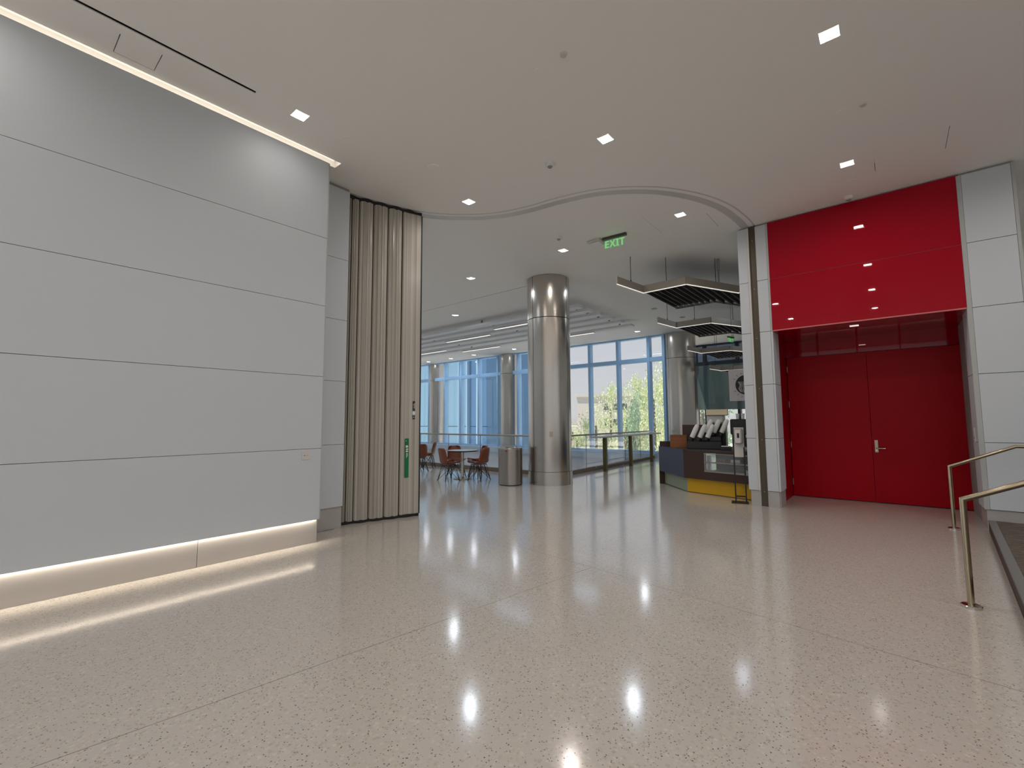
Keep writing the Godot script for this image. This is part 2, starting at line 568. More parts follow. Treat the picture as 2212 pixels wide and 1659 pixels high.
	# outer walls, mostly out of view
	var walls := [
		["wall_rear", Vector3(-6.1, -0.3, 6.8), Vector3(7, 0.1, 7.1), M.plaster, "low white wall under the added glass that closes the hall behind the viewer"],
		["wall_far_left", Vector3(-26.3, -4.9, -18.3), Vector3(-26, 0.1, -3.2), M.far_wall, "low white end wall of the seating hall under its added glazing"],
		["wall_partition_pocket", Vector3(-26, -0.3, -3.42), Vector3(-6.42, CEIL, -3.2), M.far_wall, "white wall behind the folded partition"],
		["wall_left_core", Vector3(-6.6, -0.3, -3.2), Vector3(-6.16, CEIL, 6.8), M.plaster, "wall core behind the white panels"],
		["wall_cafe_side", Vector3(-1.95, -0.3, -22.2), Vector3(-1.72, CEIL, -9.4), M.plaster, "white side wall of the café"],
		["wall_recess_rear", Vector3(-1.72, -0.3, -10.95), Vector3(1.4, CEIL, -10.72), M.plaster, "wall behind the red doors"],
		["wall_corridor_end", Vector3(-1.0, -0.3, -12.8), Vector3(7, CEIL, -12.55), M.plaster, "bright white wall beyond the right-hand panels"],
		["wall_well_front", Vector3(-26, -4.9, -10.35), Vector3(-7.0, -0.35, -10.15), M.far_wall, "wall below the deck edge of the open well"],
		["wall_well_side", Vector3(-7.0, -4.9, -18.3), Vector3(-6.8, -0.35, -10.15), M.far_wall, "side wall below the deck edge of the open well"],
	]
	for w in walls:
		tag(box_obj(w[0], w[1], w[2], w[3]), w[4], "wall", "", "structure")
	# right outer wall with a large window that lets daylight in behind the camera
	st = new_st()
	bb(st, Vector3(7, -0.3, -12.8), Vector3(7.25, 0.1, 7.1))
	bb(st, Vector3(7, 4.9, -12.8), Vector3(7.25, CEIL, 7.1))
	bb(st, Vector3(7, 0.1, -12.8), Vector3(7.25, 4.9, -8.0))
	bb(st, Vector3(7, 0.1, 5.6), Vector3(7.25, 4.9, 7.1))
	tag(obj("wall_right_outer", st, M.plaster), "white outer wall with a wide window opening behind the viewer", "wall", "", "structure")
	var wr := thing("window_5", "added glazed wall that brings daylight in behind the viewer", "window", Vector3(0, 0.1, 6.95), 0, "", "structure")  # rear glazing added to bring more daylight onto the ceiling
	for k in 9:
		box_obj("mullion", Vector3(-6.1 + k * 1.63, 0, -0.05), Vector3(-6.04 + k * 1.63, 4.92, 0.05), M.frame_dark, wr)
	for k in 8:
		box_obj("pane", Vector3(-6.04 + k * 1.63, 0, -0.005), Vector3(-6.1 + (k + 1) * 1.63, 4.92, 0.005), M.glass, wr)
	var wf := thing("window_6", "added glazed end wall of the seating hall, unseen behind the folded partition", "window", Vector3(-26.1, 0.1, 0), 0, "", "structure")  # unseen glazing added to send daylight into the far room
	for k in 11:
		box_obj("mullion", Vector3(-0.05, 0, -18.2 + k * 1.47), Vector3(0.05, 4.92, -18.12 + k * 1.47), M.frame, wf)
	for k in 10:
		box_obj("pane", Vector3(-0.005, 0, -18.12 + k * 1.47), Vector3(0.005, 4.92, -18.2 + (k + 1) * 1.47), M.glass, wf)
	var wn := thing("window_1", "wide window in the outer wall behind the viewer", "window", Vector3(7.12, 0.1, 0), 0, "", "structure")
	for k in 9:
		box_obj("mullion", Vector3(-0.05, 0, -8.0 + k * 1.7), Vector3(0.05, 4.8, -7.94 + k * 1.7), M.frame_dark, wn)
	for k in 8:
		box_obj("pane", Vector3(-0.005, 0.0, -7.94 + k * 1.7), Vector3(0.005, 4.8, -8.0 + (k + 1) * 1.7), M.glass, wn)

func build_left_wall() -> void:
	var xf := -5.59
	var rows := [0.289, 1.17, 2.083, 3.005, 3.912, 4.955]
	var w := thing("wall_left", "long wall of glossy white back-painted glass panels with lit slots above and below", "wall", Vector3.ZERO, 0, "", "structure")
	box_obj("backing", Vector3(-6.14, 0.40, -2.88), Vector3(xf - 0.03, 4.94, 6.8), M.backing, w)
	var g := 0.0022
	for r in 5:
		for s in [[-2.9, 0.6], [0.6, 4.1], [4.1, 6.8]]:
			box_obj("panel", Vector3(xf - 0.028, rows[r] + (g if r > 0 else 0.0), s[0] + (g if s[0] > -2 else 0.0)), Vector3(xf, rows[r + 1] - g, s[1] - g), M.panel, w, 0.002)
	# thin metal edge that closes the panels at the end of the wall
	box_obj("edge_trim", Vector3(-6.13, 0.289, -2.915), Vector3(xf - 0.002, 4.95, -2.9), M.panel_edge, w)
	var b := thing("baseboard_left", "recessed pale base under the glass panel wall, washed by a hidden light strip", "baseboard", Vector3.ZERO, 0, "", "structure")
	for s in [[-2.9, -1.62], [-1.616, 2.0], [2.004, 6.8]]:
		box_obj("board", Vector3(-5.67, 0.0, s[0]), Vector3(-5.64, 0.40, s[1]), M.base, b, 0.002)
	# lamp strip hidden behind the panels' lower lip
	var l := thing("light_strip", "warm light strip hidden under the lower lip of the white panel wall", "light strip")
	for s in [[-2.88, 1.9], [1.95, 6.7]]:
		box_obj("led_strip", Vector3(-5.636, 0.304, s[0]), Vector3(-5.621, 0.311, s[1]), M.led, l)
		area_light("led_light", Vector3(-5.629, 0.3015, (s[0] + s[1]) * 0.5), Vector2(0.012, s[1] - s[0]), 1.4, Color(1, 0.94, 0.86), l)
	l = thing("light_strip", "warm light strip in the ceiling slot above the white panel wall", "light strip")
	for s in [[-3.05, 1.9], [1.95, 6.7]]:
		box_obj("led_strip", Vector3(-5.748, CEIL + 0.085, s[0]), Vector3(-5.586, CEIL + 0.099, s[1]), M.led, l)
		area_light("led_light", Vector3(-5.61, CEIL + 0.08, (s[0] + s[1]) * 0.5), Vector2(0.04, s[1] - s[0]), 0.35, Color(1, 0.95, 0.88), l)
	# return wall between the long wall and the folded partition
	var rt := thing("wall_return", "narrow white glass panel wall beside the folded partition", "wall", Vector3.ZERO, 0, "", "structure")
	var rx := -6.12
	box_obj("backing", Vector3(-6.42, 0.0, -3.52), Vector3(rx - 0.03, CEIL, -2.92), M.backing, rt)
	var rr := [0.3, 1.18, 2.09, 2.99, 3.9, 4.97]
	for r in 5:
		box_obj("panel", Vector3(rx - 0.028, rr[r] + g, -3.52), Vector3(rx, rr[r + 1] - g, -2.92), M.panel, rt, 0.002)
	box_obj("base", Vector3(rx - 0.03, 0.0, -3.515), Vector3(rx - 0.02, 0.3, -2.92), M.base, rt)
	# key switch plate
	var p := thing("key_switch", "square steel key-switch plate on the lower white wall panel", "switch", Vector3(xf, 1.095, -2.71))
	box_obj("plate", Vector3(0.0, -0.055, -0.055), Vector3(0.006, 0.055, 0.055), M.off_white, p, 0.002)
	var st := new_st()
	T = Transform3D(Basis(Vector3.FORWARD, -PI / 2), Vector3(0.006, -0.004, -0.006))
	lathe(st, Vector3.ZERO, [Vector2(0.0, 0.012), Vector2(0.011, 0.012), Vector2(0.011, 0.0)], 16)
	T = Transform3D()
	obj("key_barrel", st, M.chrome, p)
	box_obj("key_slot", Vector3(0.0165, -0.010, -0.0075), Vector3(0.0195, 0.002, -0.0045), M.black, p)
	box_obj("mark", Vector3(0.005, -0.008, 0.014), Vector3(0.0068, 0.002, 0.026), M.black, p)

func build_right_side() -> void:
	var zf := -8.956
	var g := 0.0035
	var rows := [0.267, 1.17, 2.116, 3.05, 3.98, 4.99]
	# pilaster that receives the partition
	var pl := thing("wall_pilaster", "white panelled end pier with a dark vertical channel that receives the partition", "wall", Vector3.ZERO, 0, "", "structure")
	box_obj("backing", Vector3(-2.0, 0.0, -9.45), Vector3(-1.56, CEIL, zf - 0.05), M.backing, pl)
	for r in 5:
		box_obj("panel", Vector3(-2.03, rows[r] + g, zf - 0.04), Vector3(-1.875, rows[r + 1] - g, zf), M.panel, pl, 0.002)
		box_obj("panel", Vector3(-1.735, rows[r] + g, zf - 0.04), Vector3(-1.565, rows[r + 1] - g, zf), M.panel, pl, 0.002)
		if r < 3:
			box_obj("side_panel", Vector3(-1.562, rows[r] + g, -9.46), Vector3(-1.532, rows[r + 1] - g, zf - 0.003), M.panel, pl, 0.002)
	box_obj("edge_trim", Vector3(-1.563, 3.05, zf - 0.05), Vector3(-1.535, 4.99, zf), M.panel_edge, pl)
	box_obj("jamb", Vector3(-1.873, 0.267, zf - 0.04), Vector3(-1.842, 4.99, zf + 0.01), M.off_white, pl, 0.002)
	box_obj("channel", Vector3(-1.842, 0.0, zf - 0.045), Vector3(-1.737, CEIL, zf - 0.03), M.channel, pl)
	box_obj("channel_lip", Vector3(-1.748, 0.0, zf - 0.03), Vector3(-1.737, CEIL, zf + 0.005), M.channel, pl)
	for k in 6:
		var s2 := new_st()
		T = Transform3D(Basis(Vector3.RIGHT, PI / 2), Vector3(-1.79, 0.25 + k * 0.9, zf - 0.03))
		lathe(s2, Vector3.ZERO, [Vector2(0.0, 0.004), Vector2(0.008, 0.003), Vector2(0.009, 0.0)], 10)
		T = Transform3D()
		obj("screw", s2, M.nickel, pl)
	box_obj("base", Vector3(-2.0, 0.0, zf - 0.05), Vector3(-1.842, 0.264, zf - 0.012), M.base, pl)
	box_obj("base", Vector3(-1.737, 0.0, zf - 0.05), Vector3(-1.56, 0.264, zf - 0.012), M.base, pl)
	box_obj("side_base", Vector3(-1.565, 0.0, -9.45), Vector3(-1.545, 0.264, zf - 0.05), M.base, pl)

	# red wall over the doors
	var rw := thing("wall_right", "glossy red glass panels above the deep red door recess", "wall", Vector3.ZERO, 0, "", "structure")
	box_obj("core", Vector3(-1.535, 3.06, -10.72), Vector3(0.885, CEIL, zf - 0.06), M.backing, rw)
	box_obj("joint_strip", Vector3(-1.535, 3.05, zf - 0.06), Vector3(0.885, 5.0, zf - 0.012), M.red_joint, rw)
	box_obj("panel", Vector3(-1.535, 3.062, zf - 0.03), Vector3(0.885, 3.973, zf), M.red, rw, 0.002)
	box_obj("panel", Vector3(-1.535, 3.981, zf - 0.03), Vector3(0.885, 5.0, zf), M.red, rw, 0.002)
	box_obj("edge_trim", Vector3(-1.535, 3.042, zf - 0.03), Vector3(0.885, 3.061, zf + 0.002), M.red_joint, rw)
	for k in 3:
		box_obj("soffit_panel", Vector3(-1.6, 3.045, zf - 0.035 - k * 0.57 - 0.563), Vector3(0.95, 3.06, zf - 0.035 - k * 0.57), M.red, rw)
	box_obj("transom_panel", Vector3(-1.68, 2.745, -10.66), Vector3(1.02, 3.05, -10.6), M.red, rw)
	box_obj("jamb", Vector3(-1.72, 0.0, -10.62), Vector3(-1.6, 3.05, -9.46), M.red_satin, rw)
	box_obj("jamb", Vector3(0.95, 0.0, -10.62), Vector3(1.05, 3.05, -9.5), M.red_satin, rw)
	# recess lamp in the soffit
	var sl := thing("downlight", "small recessed downlight in the red soffit above the doors", "downlight", Vector3(-0.41, 3.045, -9.35))
	box_obj("lamp_face", Vector3(-0.06, -0.004, -0.06), Vector3(0.06, 0.0, 0.06), M.lamp, sl)
	area_light("lamp_light", Vector3(0, -0.006, 0), Vector2(0.11, 0.11), 0.06, WARM, sl)

	# double door
	var dr := thing("door_1", "pair of tall flush red doors with a steel lever handle", "door", Vector3(-0.32, 0.0, -10.6), 0, "", "structure")
	for s in [-1, 1]:
		var x0 := 0.0 if s == 1 else -1.27
		var lf := box_obj("leaf", Vector3(x0 + 0.002, 0.012, -0.02), Vector3(x0 + 1.268, 2.735, 0.03), M.red_satin, dr, 0.003)
		for hy in [0.28, 1.0, 1.8, 2.5]:
			var s3 := new_st()
			tube(s3, [Vector3(s * 1.268, hy - 0.06, 0.036), Vector3(s * 1.268, hy + 0.06, 0.036)], 0.008, 8)
			obj("hinge", s3, M.nickel, lf)
		if s == 1:
			box_obj("lock_plate", Vector3(0.035, 0.90, 0.03), Vector3(0.085, 1.12, 0.038), M.nickel, lf, 0.002)
			var s4 := new_st()
			tube(s4, [Vector3(0.06, 0.975, 0.036), Vector3(0.06, 0.975, 0.085), Vector3(0.075, 0.975, 0.09), Vector3(0.185, 0.975, 0.09)], 0.009, 8)
			obj("lever_handle", s4, M.chrome, lf)
			var s5 := new_st()
			T = Transform3D(Basis(Vector3.RIGHT, PI / 2), Vector3(0.06, 0.935, 0.038))
			lathe(s5, Vector3.ZERO, [Vector2(0.0, 0.006), Vector2(0.012, 0.005), Vector2(0.013, 0.0)], 12)
			T = Transform3D()
			obj("lock_cylinder", s5, M.chrome, lf)
	# white panel pier right of the recess
	var wp := thing("wall_right_panels", "white glass panel pier between the red recess and the stairs", "wall", Vector3.ZERO, 0, "", "structure")
	box_obj("backing", Vector3(0.92, 0.0, -10.72), Vector3(1.44, CEIL, zf - 0.03), M.backing, wp)
	for r in 5:
		box_obj("panel", Vector3(0.94, rows[r] + g, zf - 0.028), Vector3(1.425, rows[r + 1] - g, zf), M.panel, wp, 0.002)
		if r < 3:
			box_obj("side_panel", Vector3(0.885, rows[r] + g, -9.5), Vector3(0.918, rows[r + 1] - g, zf - 0.006), M.panel, wp, 0.002)
	box_obj("edge_trim", Vector3(0.888, 0.267, zf - 0.03), Vector3(0.938, 4.99, zf - 0.004), M.panel_edge, wp)
	box_obj("edge_trim", Vector3(1.428, 0.267, zf - 0.5), Vector3(1.462, 4.99, zf - 0.002), M.panel_edge, wp)
	box_obj("base", Vector3(0.905, 0.0, -9.5), Vector3(1.44, 0.262, zf - 0.02), M.base, wp)
	var cr := thing("card_reader", "small pale card reader on the side of the door recess", "card reader", Vector3(0.884, 1.27, -9.2))
	box_obj("body", Vector3(-0.014, -0.1, -0.03), Vector3(0, 0.1, 0.03), M.off_white, cr, 0.004)
	box_obj("lens", Vector3(-0.017, -0.06, -0.012), Vector3(-0.014, -0.03, 0.012), M.black, cr)

func window_bay(called: String, label: String, x0: float, x1: float, z: float, xs: Array, y0: float, y1: float, yt: float, fm: Material, gm: Material, top_glass: Material = null) -> Node3D:
	var w := thing(called, label, "window", Vector3(0, 0, z), 0, "", "structure")
	for x in xs:
		box_obj("mullion", Vector3(x - 0.06, y0, -0.12), Vector3(x + 0.06, y1, 0.16), fm, w, 0.01)
	box_obj("transom", Vector3(x0, yt - 0.09, -0.1), Vector3(x1, yt + 0.09, 0.145), fm, w, 0.01)
	box_obj("head", Vector3(x0, y1 - 0.06, -0.1), Vector3(x1, y1, 0.14), fm, w)
	box_obj("sill_rail", Vector3(x0, y0, -0.1), Vector3(x1, y0 + 0.08, 0.14), fm, w)
	var e := xs.duplicate()
	e.sort()
	for i in e.size() - 1:
		box_obj("pane", Vector3(e[i] + 0.06, y0 + 0.08, -0.01), Vector3(e[i + 1] - 0.06, yt - 0.09, 0.0), gm, w)
		box_obj("pane", Vector3(e[i] + 0.06, yt + 0.09, -0.01), Vector3(e[i + 1] - 0.06, y1 - 0.06, 0.0), top_glass if top_glass else gm, w)
	return w

func build_window_walls() -> void:
	var xs := []
	for k in 14: xs.append(-7.71 - 1.41 * k)
	xs.append(-7.06)
	window_bay("window_2", "tall curtain wall with blue daylight put into the colour of its frames, across the open well", -26.2, -7.0, -18.25, xs, 0.16, CEIL, 4.03, M.frame, M.glass)
	tag(box_obj("trim_3", Vector3(-26.2, -0.12, -18.4), Vector3(-7.5, 0.16, -17.75), M.sill, self, 0.01), "broad pale window ledge above the open well", "trim", "", "structure")
	tag(box_obj("wall_below_window", Vector3(-26.2, -1.4, -18.42), Vector3(-6.8, -0.12, -18.1), M.far_wall), "wall below the window ledge of the open well", "wall", "", "structure")
	var lw := thing("window_7", "added lower windows that light the open well, under the ledge", "window", Vector3(0, -4.6, -18.25), 0, "", "structure")  # lower glazing added so daylight bounces up to the ceiling
	for k in 15:
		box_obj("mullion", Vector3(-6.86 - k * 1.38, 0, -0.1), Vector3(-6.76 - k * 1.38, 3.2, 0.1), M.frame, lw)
	for k in 14:
		box_obj("pane", Vector3(-6.76 - (k + 1) * 1.38, 0, -0.005), Vector3(-6.86 - k * 1.38, 3.2, 0.005), M.glass, lw)
	# short glazed return and the shaded café windows
	var w := thing("window_3", "narrow glazed return behind the steel column", "window", Vector3(-7.1, 0, 0), 0, "", "structure")
	box_obj("pane", Vector3(-0.01, 0.2, -22.0), Vector3(0, CEIL, -18.4), M.glass, w)
	box_obj("sill_rail", Vector3(-0.06, 0, -22.1), Vector3(0.06, 0.2, -18.37), M.frame_dark, w)
	window_bay("window_4", "windows with shade put into the frames and blue sky into the upper panes, behind the café counter", -7.1, -1.95, -22.1, [-7.05, -6.63, -5.22, -3.81, -2.4, -1.97], 0.1, CEIL, 4.12, M.frame_dark, M.glass, M.sky_blue_glass)
	tag(box_obj("roller_shade", Vector3(-7.0, 1.97, -21.86), Vector3(-2.0, 4.02, -21.852), M.shade), "dark see-through roller shade drawn down behind the café", "roller shade")

# ------------------------------------------------------------------ outdoors
func crown_mesh(m: Material, seed_: int, count: int, leaf: float) -> ArrayMesh:
	var r := RandomNumberGenerator.new()
	r.seed = seed_
	var blobs := []
	for i in 16:
		var a := r.randf() * TAU
		var y := r.randf_range(-0.85, 1.0)
		var rad := sqrt(maxf(0.05, 1.0 - absf(y) * 0.8)) * r.randf_range(0.15, 0.75)
		blobs.append([Vector3(cos(a) * rad, y, sin(a) * rad), r.randf_range(0.22, 0.42)])
	var st := new_st()
	for i in count:
		var b: Array = blobs[r.randi() % blobs.size()]
		var d := Vector3(r.randfn(), r.randfn(), r.randfn()).normalized()
		var p: Vector3 = b[0] + d * b[1] * pow(r.randf(), 0.4)
		var u := Vector3(r.randfn(), r.randfn(), r.randfn()).normalized()
		var v := u.cross(Vector3(r.randfn(), r.randfn(), r.randfn()).normalized()).normalized()
		var s := leaf * r.randf_range(0.6, 1.3)
		var n := u.cross(v).normalized()
		n = n if n.dot(d) > 0 else -n
		tri(st, p + u * s, p + v * s * 0.6, p - v * s * 0.6, n, n, n)
		tri(st, p - u * s, p + v * s * 0.6, p - v * s * 0.6, n, n, n)
	var me := st.commit()
	me.surface_set_material(0, m)
	return me

func build_outdoors() -> void:
	tag(box_obj("ground", Vector3(-160, -9.4, -220), Vector3(90, -9.0, -19.5), M.grass), "pale sunlit ground outside the windows", "ground", "", "structure")
	var crowns := [crown_mesh(M.leaf, 11, 2600, 0.034), crown_mesh(M.leaf, 23, 2000, 0.034), crown_mesh(M.leaf_dark, 37, 3000, 0.036)]
	var tst := new_st()
	lathe(tst, Vector3.ZERO, [Vector2(0.32, 0.0), Vector2(0.22, 0.45), Vector2(0.12, 1.0)], 8, true)
	var trunk := tst.commit()
	trunk.surface_set_material(0, M.bark)
	# ray through a pixel column -> ground position at a chosen distance; height from the usual size of such trees
	var spec := [
		[1286, 54, 12.4, 2.8, 0], [1318, 72, 15.4, 2.4, 1], [1352, 45, 12.6, 2.3, 0], [1376, 64, 15.8, 2.6, 1], [1368, 37, 11.6, 1.4, 2], [1412, 60, 16.4, 3.4, 0], [1446, 52, 15.4, 2.3, 1], [1432, 76, 18.4, 2.6, 0],
		[1516, 52, 14.4, 2.3, 2], [1548, 60, 17.0, 3.6, 2], [1245, 70, 9.6, 3.0, 0], [1322, 38, 7.6, 2.0, 2], [1392, 40, 8.4, 2.2, 0], [1062, 80, 9.4, 3.4, 0], [1128, 72, 9.0, 3.0, 1], [1262, 40, 7.2, 1.8, 1]]
	var labels := ["leafy tree with daylight glare in its colour, seen through the tall windows", "loose-crowned tree with daylight glare in its colour, seen through the tall windows", "darker green tree seen through the windows"]
	var yaw := deg_to_rad(39.9)
	for s in spec:
		var ang: float = yaw - atan((s[0] - 1106.0) / 981.2)
		var pos := Vector3(-sin(ang) * s[1], -9.0, -cos(ang) * s[1])
		var t := thing("tree", labels[s[4]], "tree", pos, rng.randf() * TAU, ["pale trees outside the windows", "loose trees outside the windows", "darker trees outside the windows"][s[4]])
		var hh: float = s[2]
		inst("trunk", trunk, t, Transform3D(Basis().scaled(Vector3(1, hh * 0.8, 1)), Vector3.ZERO))
		inst("foliage", crowns[s[4]], t, Transform3D(Basis().scaled(Vector3(s[3], hh * 0.40, s[3])), Vector3(0, hh * 0.62, 0)))
	# low white building with square windows behind the trees
	var bd := thing("building", "white low-rise building with rows of square dark windows behind the trees", "building", Vector3(-37.5, -9.0, -70.0), deg_to_rad(28))
	box_obj("wall", Vector3(-5.0, 0, -12), Vector3(6.5, 14.6, 0), M.concrete, bd)
	box_obj("parapet", Vector3(-5.2, 14.6, -12.2), Vector3(6.7, 15.1, 0.2), M.concrete, bd)
	for r in 5:
		for k in 5:
			var wdw := box_obj("window", Vector3(-0.6 + k * 1.5, 1.6 + r * 2.65, -0.1), Vector3(0.5 + k * 1.5, 2.9 + r * 2.65, 0.06), M.concrete, bd)
			box_obj("pane", Vector3(-0.5 + k * 1.5, 1.7 + r * 2.65, 0.05), Vector3(0.4 + k * 1.5, 2.8 + r * 2.65, 0.075), M.window_dark, wdw)
	var bd2 := thing("building", "long low pale deck of a car park far behind the trees", "building", Vector3(-62, -9.0, -74), deg_to_rad(35))
	for k in 3:
		box_obj("deck", Vector3(-14, 2.2 + k * 3.0, -10), Vector3(14, 3.4 + k * 3.0, 0), M.concrete, bd2)
	for k in 8:
		box_obj("pier", Vector3(-13.6 + k * 3.8, 0, -9.5), Vector3(-13.0 + k * 3.8, 8.4, -0.6), M.concrete, bd2)
	# neighbouring wing with a blue glass front
	var tw := thing("glass_wing", "neighbouring wing with tall pale and deep blue glass strips", "building", Vector3(0, -9.0, -32.0))
	var edges := [-46.0, -43.0, -40.6, -38.0, -35.7, -33.6, -32.4]
	box_obj("core", Vector3(-60, 0, -8), Vector3(-30.05, 30, -0.3), M.tower_deep, tw)
	for i in edges.size() - 1:
		for k in 6:
			box_obj("glass_panel", Vector3(edges[i] + 0.08, 0.03 + k * 5.0, -0.3), Vector3(edges[i + 1] - 0.08, 4.97 + k * 5.0, 0.0), M.tower_pale, tw)
		box_obj("fin", Vector3(edges[i + 1] - 0.06, 0, -0.3), Vector3(edges[i + 1] + 0.06, 30, 0.3), M.tower_fin, tw)
	for k in 6:
		box_obj("glass_panel", Vector3(-32.3, 0.03 + k * 5.0, -0.3), Vector3(-31.1, 4.97 + k * 5.0, -0.05), M.tower_deep, tw)
		box_obj("glass_panel", Vector3(-30.8, 0.03 + k * 5.0, -0.3), Vector3(-30.05, 4.97 + k * 5.0, -0.05), M.tower_deep, tw)
	box_obj("fin", Vector3(-31.08, 0, -0.3), Vector3(-30.84, 30, 0.3), M.tower_fin, tw)

# ------------------------------------------------------------------ folding partition
func build_partition() -> void:
	var a := Vector3(-6.3, 0, -3.58)
	var b := Vector3(-5.94, 0, -4.75)
	var t := (b - a).normalized()
	var nrm := Vector3(-t.z, 0, t.x)
	if nrm.dot(-a) < 0: nrm = -nrm
	var p := thing("folding_partition", "tall grey-beige accordion partition folded back beside the white panel wall", "partition", a, 0)
	p.transform.basis = Basis(t, Vector3.UP, t.cross(Vector3.UP))
	var flip := -1.0 if t.cross(Vector3.UP).dot(nrm) < 0 else 1.0
	# pleats: local x along the stack, z towards the hall
	var cuts := [0.0, 0.07, 0.185, 0.41, 0.645, 0.885]
	var y0 := 0.04
	var y1 := 4.96
	for i in cuts.size() - 1:
		var x0: float = cuts[i] + 0.006
		var x1: float = cuts[i + 1] - 0.006
		var st := new_st()
		var n := 14
		var prof := []
		for k in n + 1:
			var u := float(k) / n
			var z := 0.05 * sin(PI * u) ** 0.6 + 0.008 * (1.0 if k % 3 == 1 else 0.0) - (0.022 if k == 7 else 0.0)
			prof.append(Vector2(lerpf(x0, x1, u), z * flip))
		for k in n:
			var d: Vector2 = prof[k + 1] - prof[k]
			var nn := Vector3(-d.y * flip, 0, d.x * flip).normalized() * 1.0
			nn = nn if nn.z * flip > 0 else -nn
			quad(st, Vector3(prof[k].x, y0, prof[k].y), Vector3(prof[k + 1].x, y0, prof[k + 1].y), Vector3(prof[k + 1].x, y1, prof[k + 1].y), Vector3(prof[k].x, y1, prof[k].y), nn)
		for yy in [[y0, Vector3.DOWN], [y1, Vector3.UP]]:
			for k in n:
				quad(st, Vector3(prof[k].x, yy[0], prof[k].y), Vector3(prof[k + 1].x, yy[0], prof[k + 1].y), Vector3(prof[k + 1].x, yy[0], -0.2 * flip), Vector3(prof[k].x, yy[0], -0.2 * flip), yy[1])
		quad(st, Vector3(x0, y0, -0.2 * flip), Vector3(x1, y0, -0.2 * flip), Vector3(x1, y1, -0.2 * flip), Vector3(x0, y1, -0.2 * flip), Vector3(0, 0, -flip))
		for e in [[x0, -1.0], [x1, 1.0]]:
			quad(st, Vector3(e[0], y0, 0), Vector3(e[0], y1, 0), Vector3(e[0], y1, -0.2 * flip), Vector3(e[0], y0, -0.2 * flip), Vector3(e[1], 0, 0))
		obj("pleat", st, M.fold, p)
	box_obj("hinge_spine", Vector3(0.0, y0, -0.19), Vector3(0.89, y1, -0.01), M.rubber, p)
	# lead post with rounded corners
	box_obj("lead_post", Vector3(0.888, y0, -0.2), Vector3(1.2, y1, 0.045 * flip) if flip > 0 else Vector3(1.2, y1, -0.045), M.fold, p, 0.012)
	box_obj("edge_seal", Vector3(1.2, y0, -0.14), Vector3(1.222, y1, 0.03 * flip), M.rubber, p)
	# sweep seals, top and bottom, that waver with the pleats
	for yy in [[0.002, 0.045], [4.955, 5.005]]:
		var st2 := new_st()
		for k in 40:
			var u0 := 1.2 * k / 40.0
			var u1 := 1.2 * (k + 1) / 40.0
			var z0 := (0.035 + 0.018 * sin(u0 * TAU / 0.235)) * flip
			var z1 := (0.035 + 0.018 * sin(u1 * TAU / 0.235)) * flip
			quad(st2, Vector3(u0, yy[0], z0), Vector3(u1, yy[0], z1), Vector3(u1, yy[1], z1), Vector3(u0, yy[1], z0), Vector3(0, 0, flip))
			for y2 in [[yy[0], Vector3.DOWN], [yy[1], Vector3.UP]]:
				quad(st2, Vector3(u0, y2[0], z0), Vector3(u1, y2[0], z1), Vector3(u1, y2[0], -0.1 * flip), Vector3(u0, y2[0], -0.1 * flip), y2[1])
		obj("sweep_seal", st2, M.rubber, p)
	# green pull strip with white marks
	var zf := 0.045 * flip
	var s := box_obj("pull_strip", Vector3(0.955, 0.62, zf), Vector3(1.02, 1.235, zf + 0.02 * flip), M.green, p, 0.006)
	for k in [[0.966, 1.09, 1.004, 1.125], [0.972, 1.055, 1.008, 1.075], [0.968, 1.02, 1.004, 1.045], [0.976, 0.93, 0.984, 1.005], [0.990, 0.95, 0.998, 1.005], [0.965, 1.19, 0.977, 1.20]]:
		box_obj("white_mark", Vector3(k[0], k[1], zf + 0.02 * flip), Vector3(k[2], k[3], zf + 0.0215 * flip), M.white, s)
	# narrow sticker column above it
	var sk := box_obj("sticker", Vector3(1.075, 1.535, zf), Vector3(1.125, 1.835, zf + 0.002 * flip), M.grey_plastic, p)
	for k in [[1.08, 1.78, 1.10, 1.83, M.black], [1.1, 1.8, 1.12, 1.83, M.black], [1.082, 1.70, 1.098, 1.77, M.frame_dark], [1.08, 1.675, 1.12, 1.71, M.frame_dark], [1.078, 1.61, 1.122, 1.665, M.white], [1.08, 1.57, 1.095, 1.605, M.frame_dark], [1.105, 1.57, 1.12, 1.605, M.frame_dark], [1.08, 1.54, 1.12, 1.56, M.black]]:
		box_obj("print", Vector3(k[0], k[1], zf + 0.002 * flip), Vector3(k[2], k[3], zf + 0.003 * flip), k[4], sk)

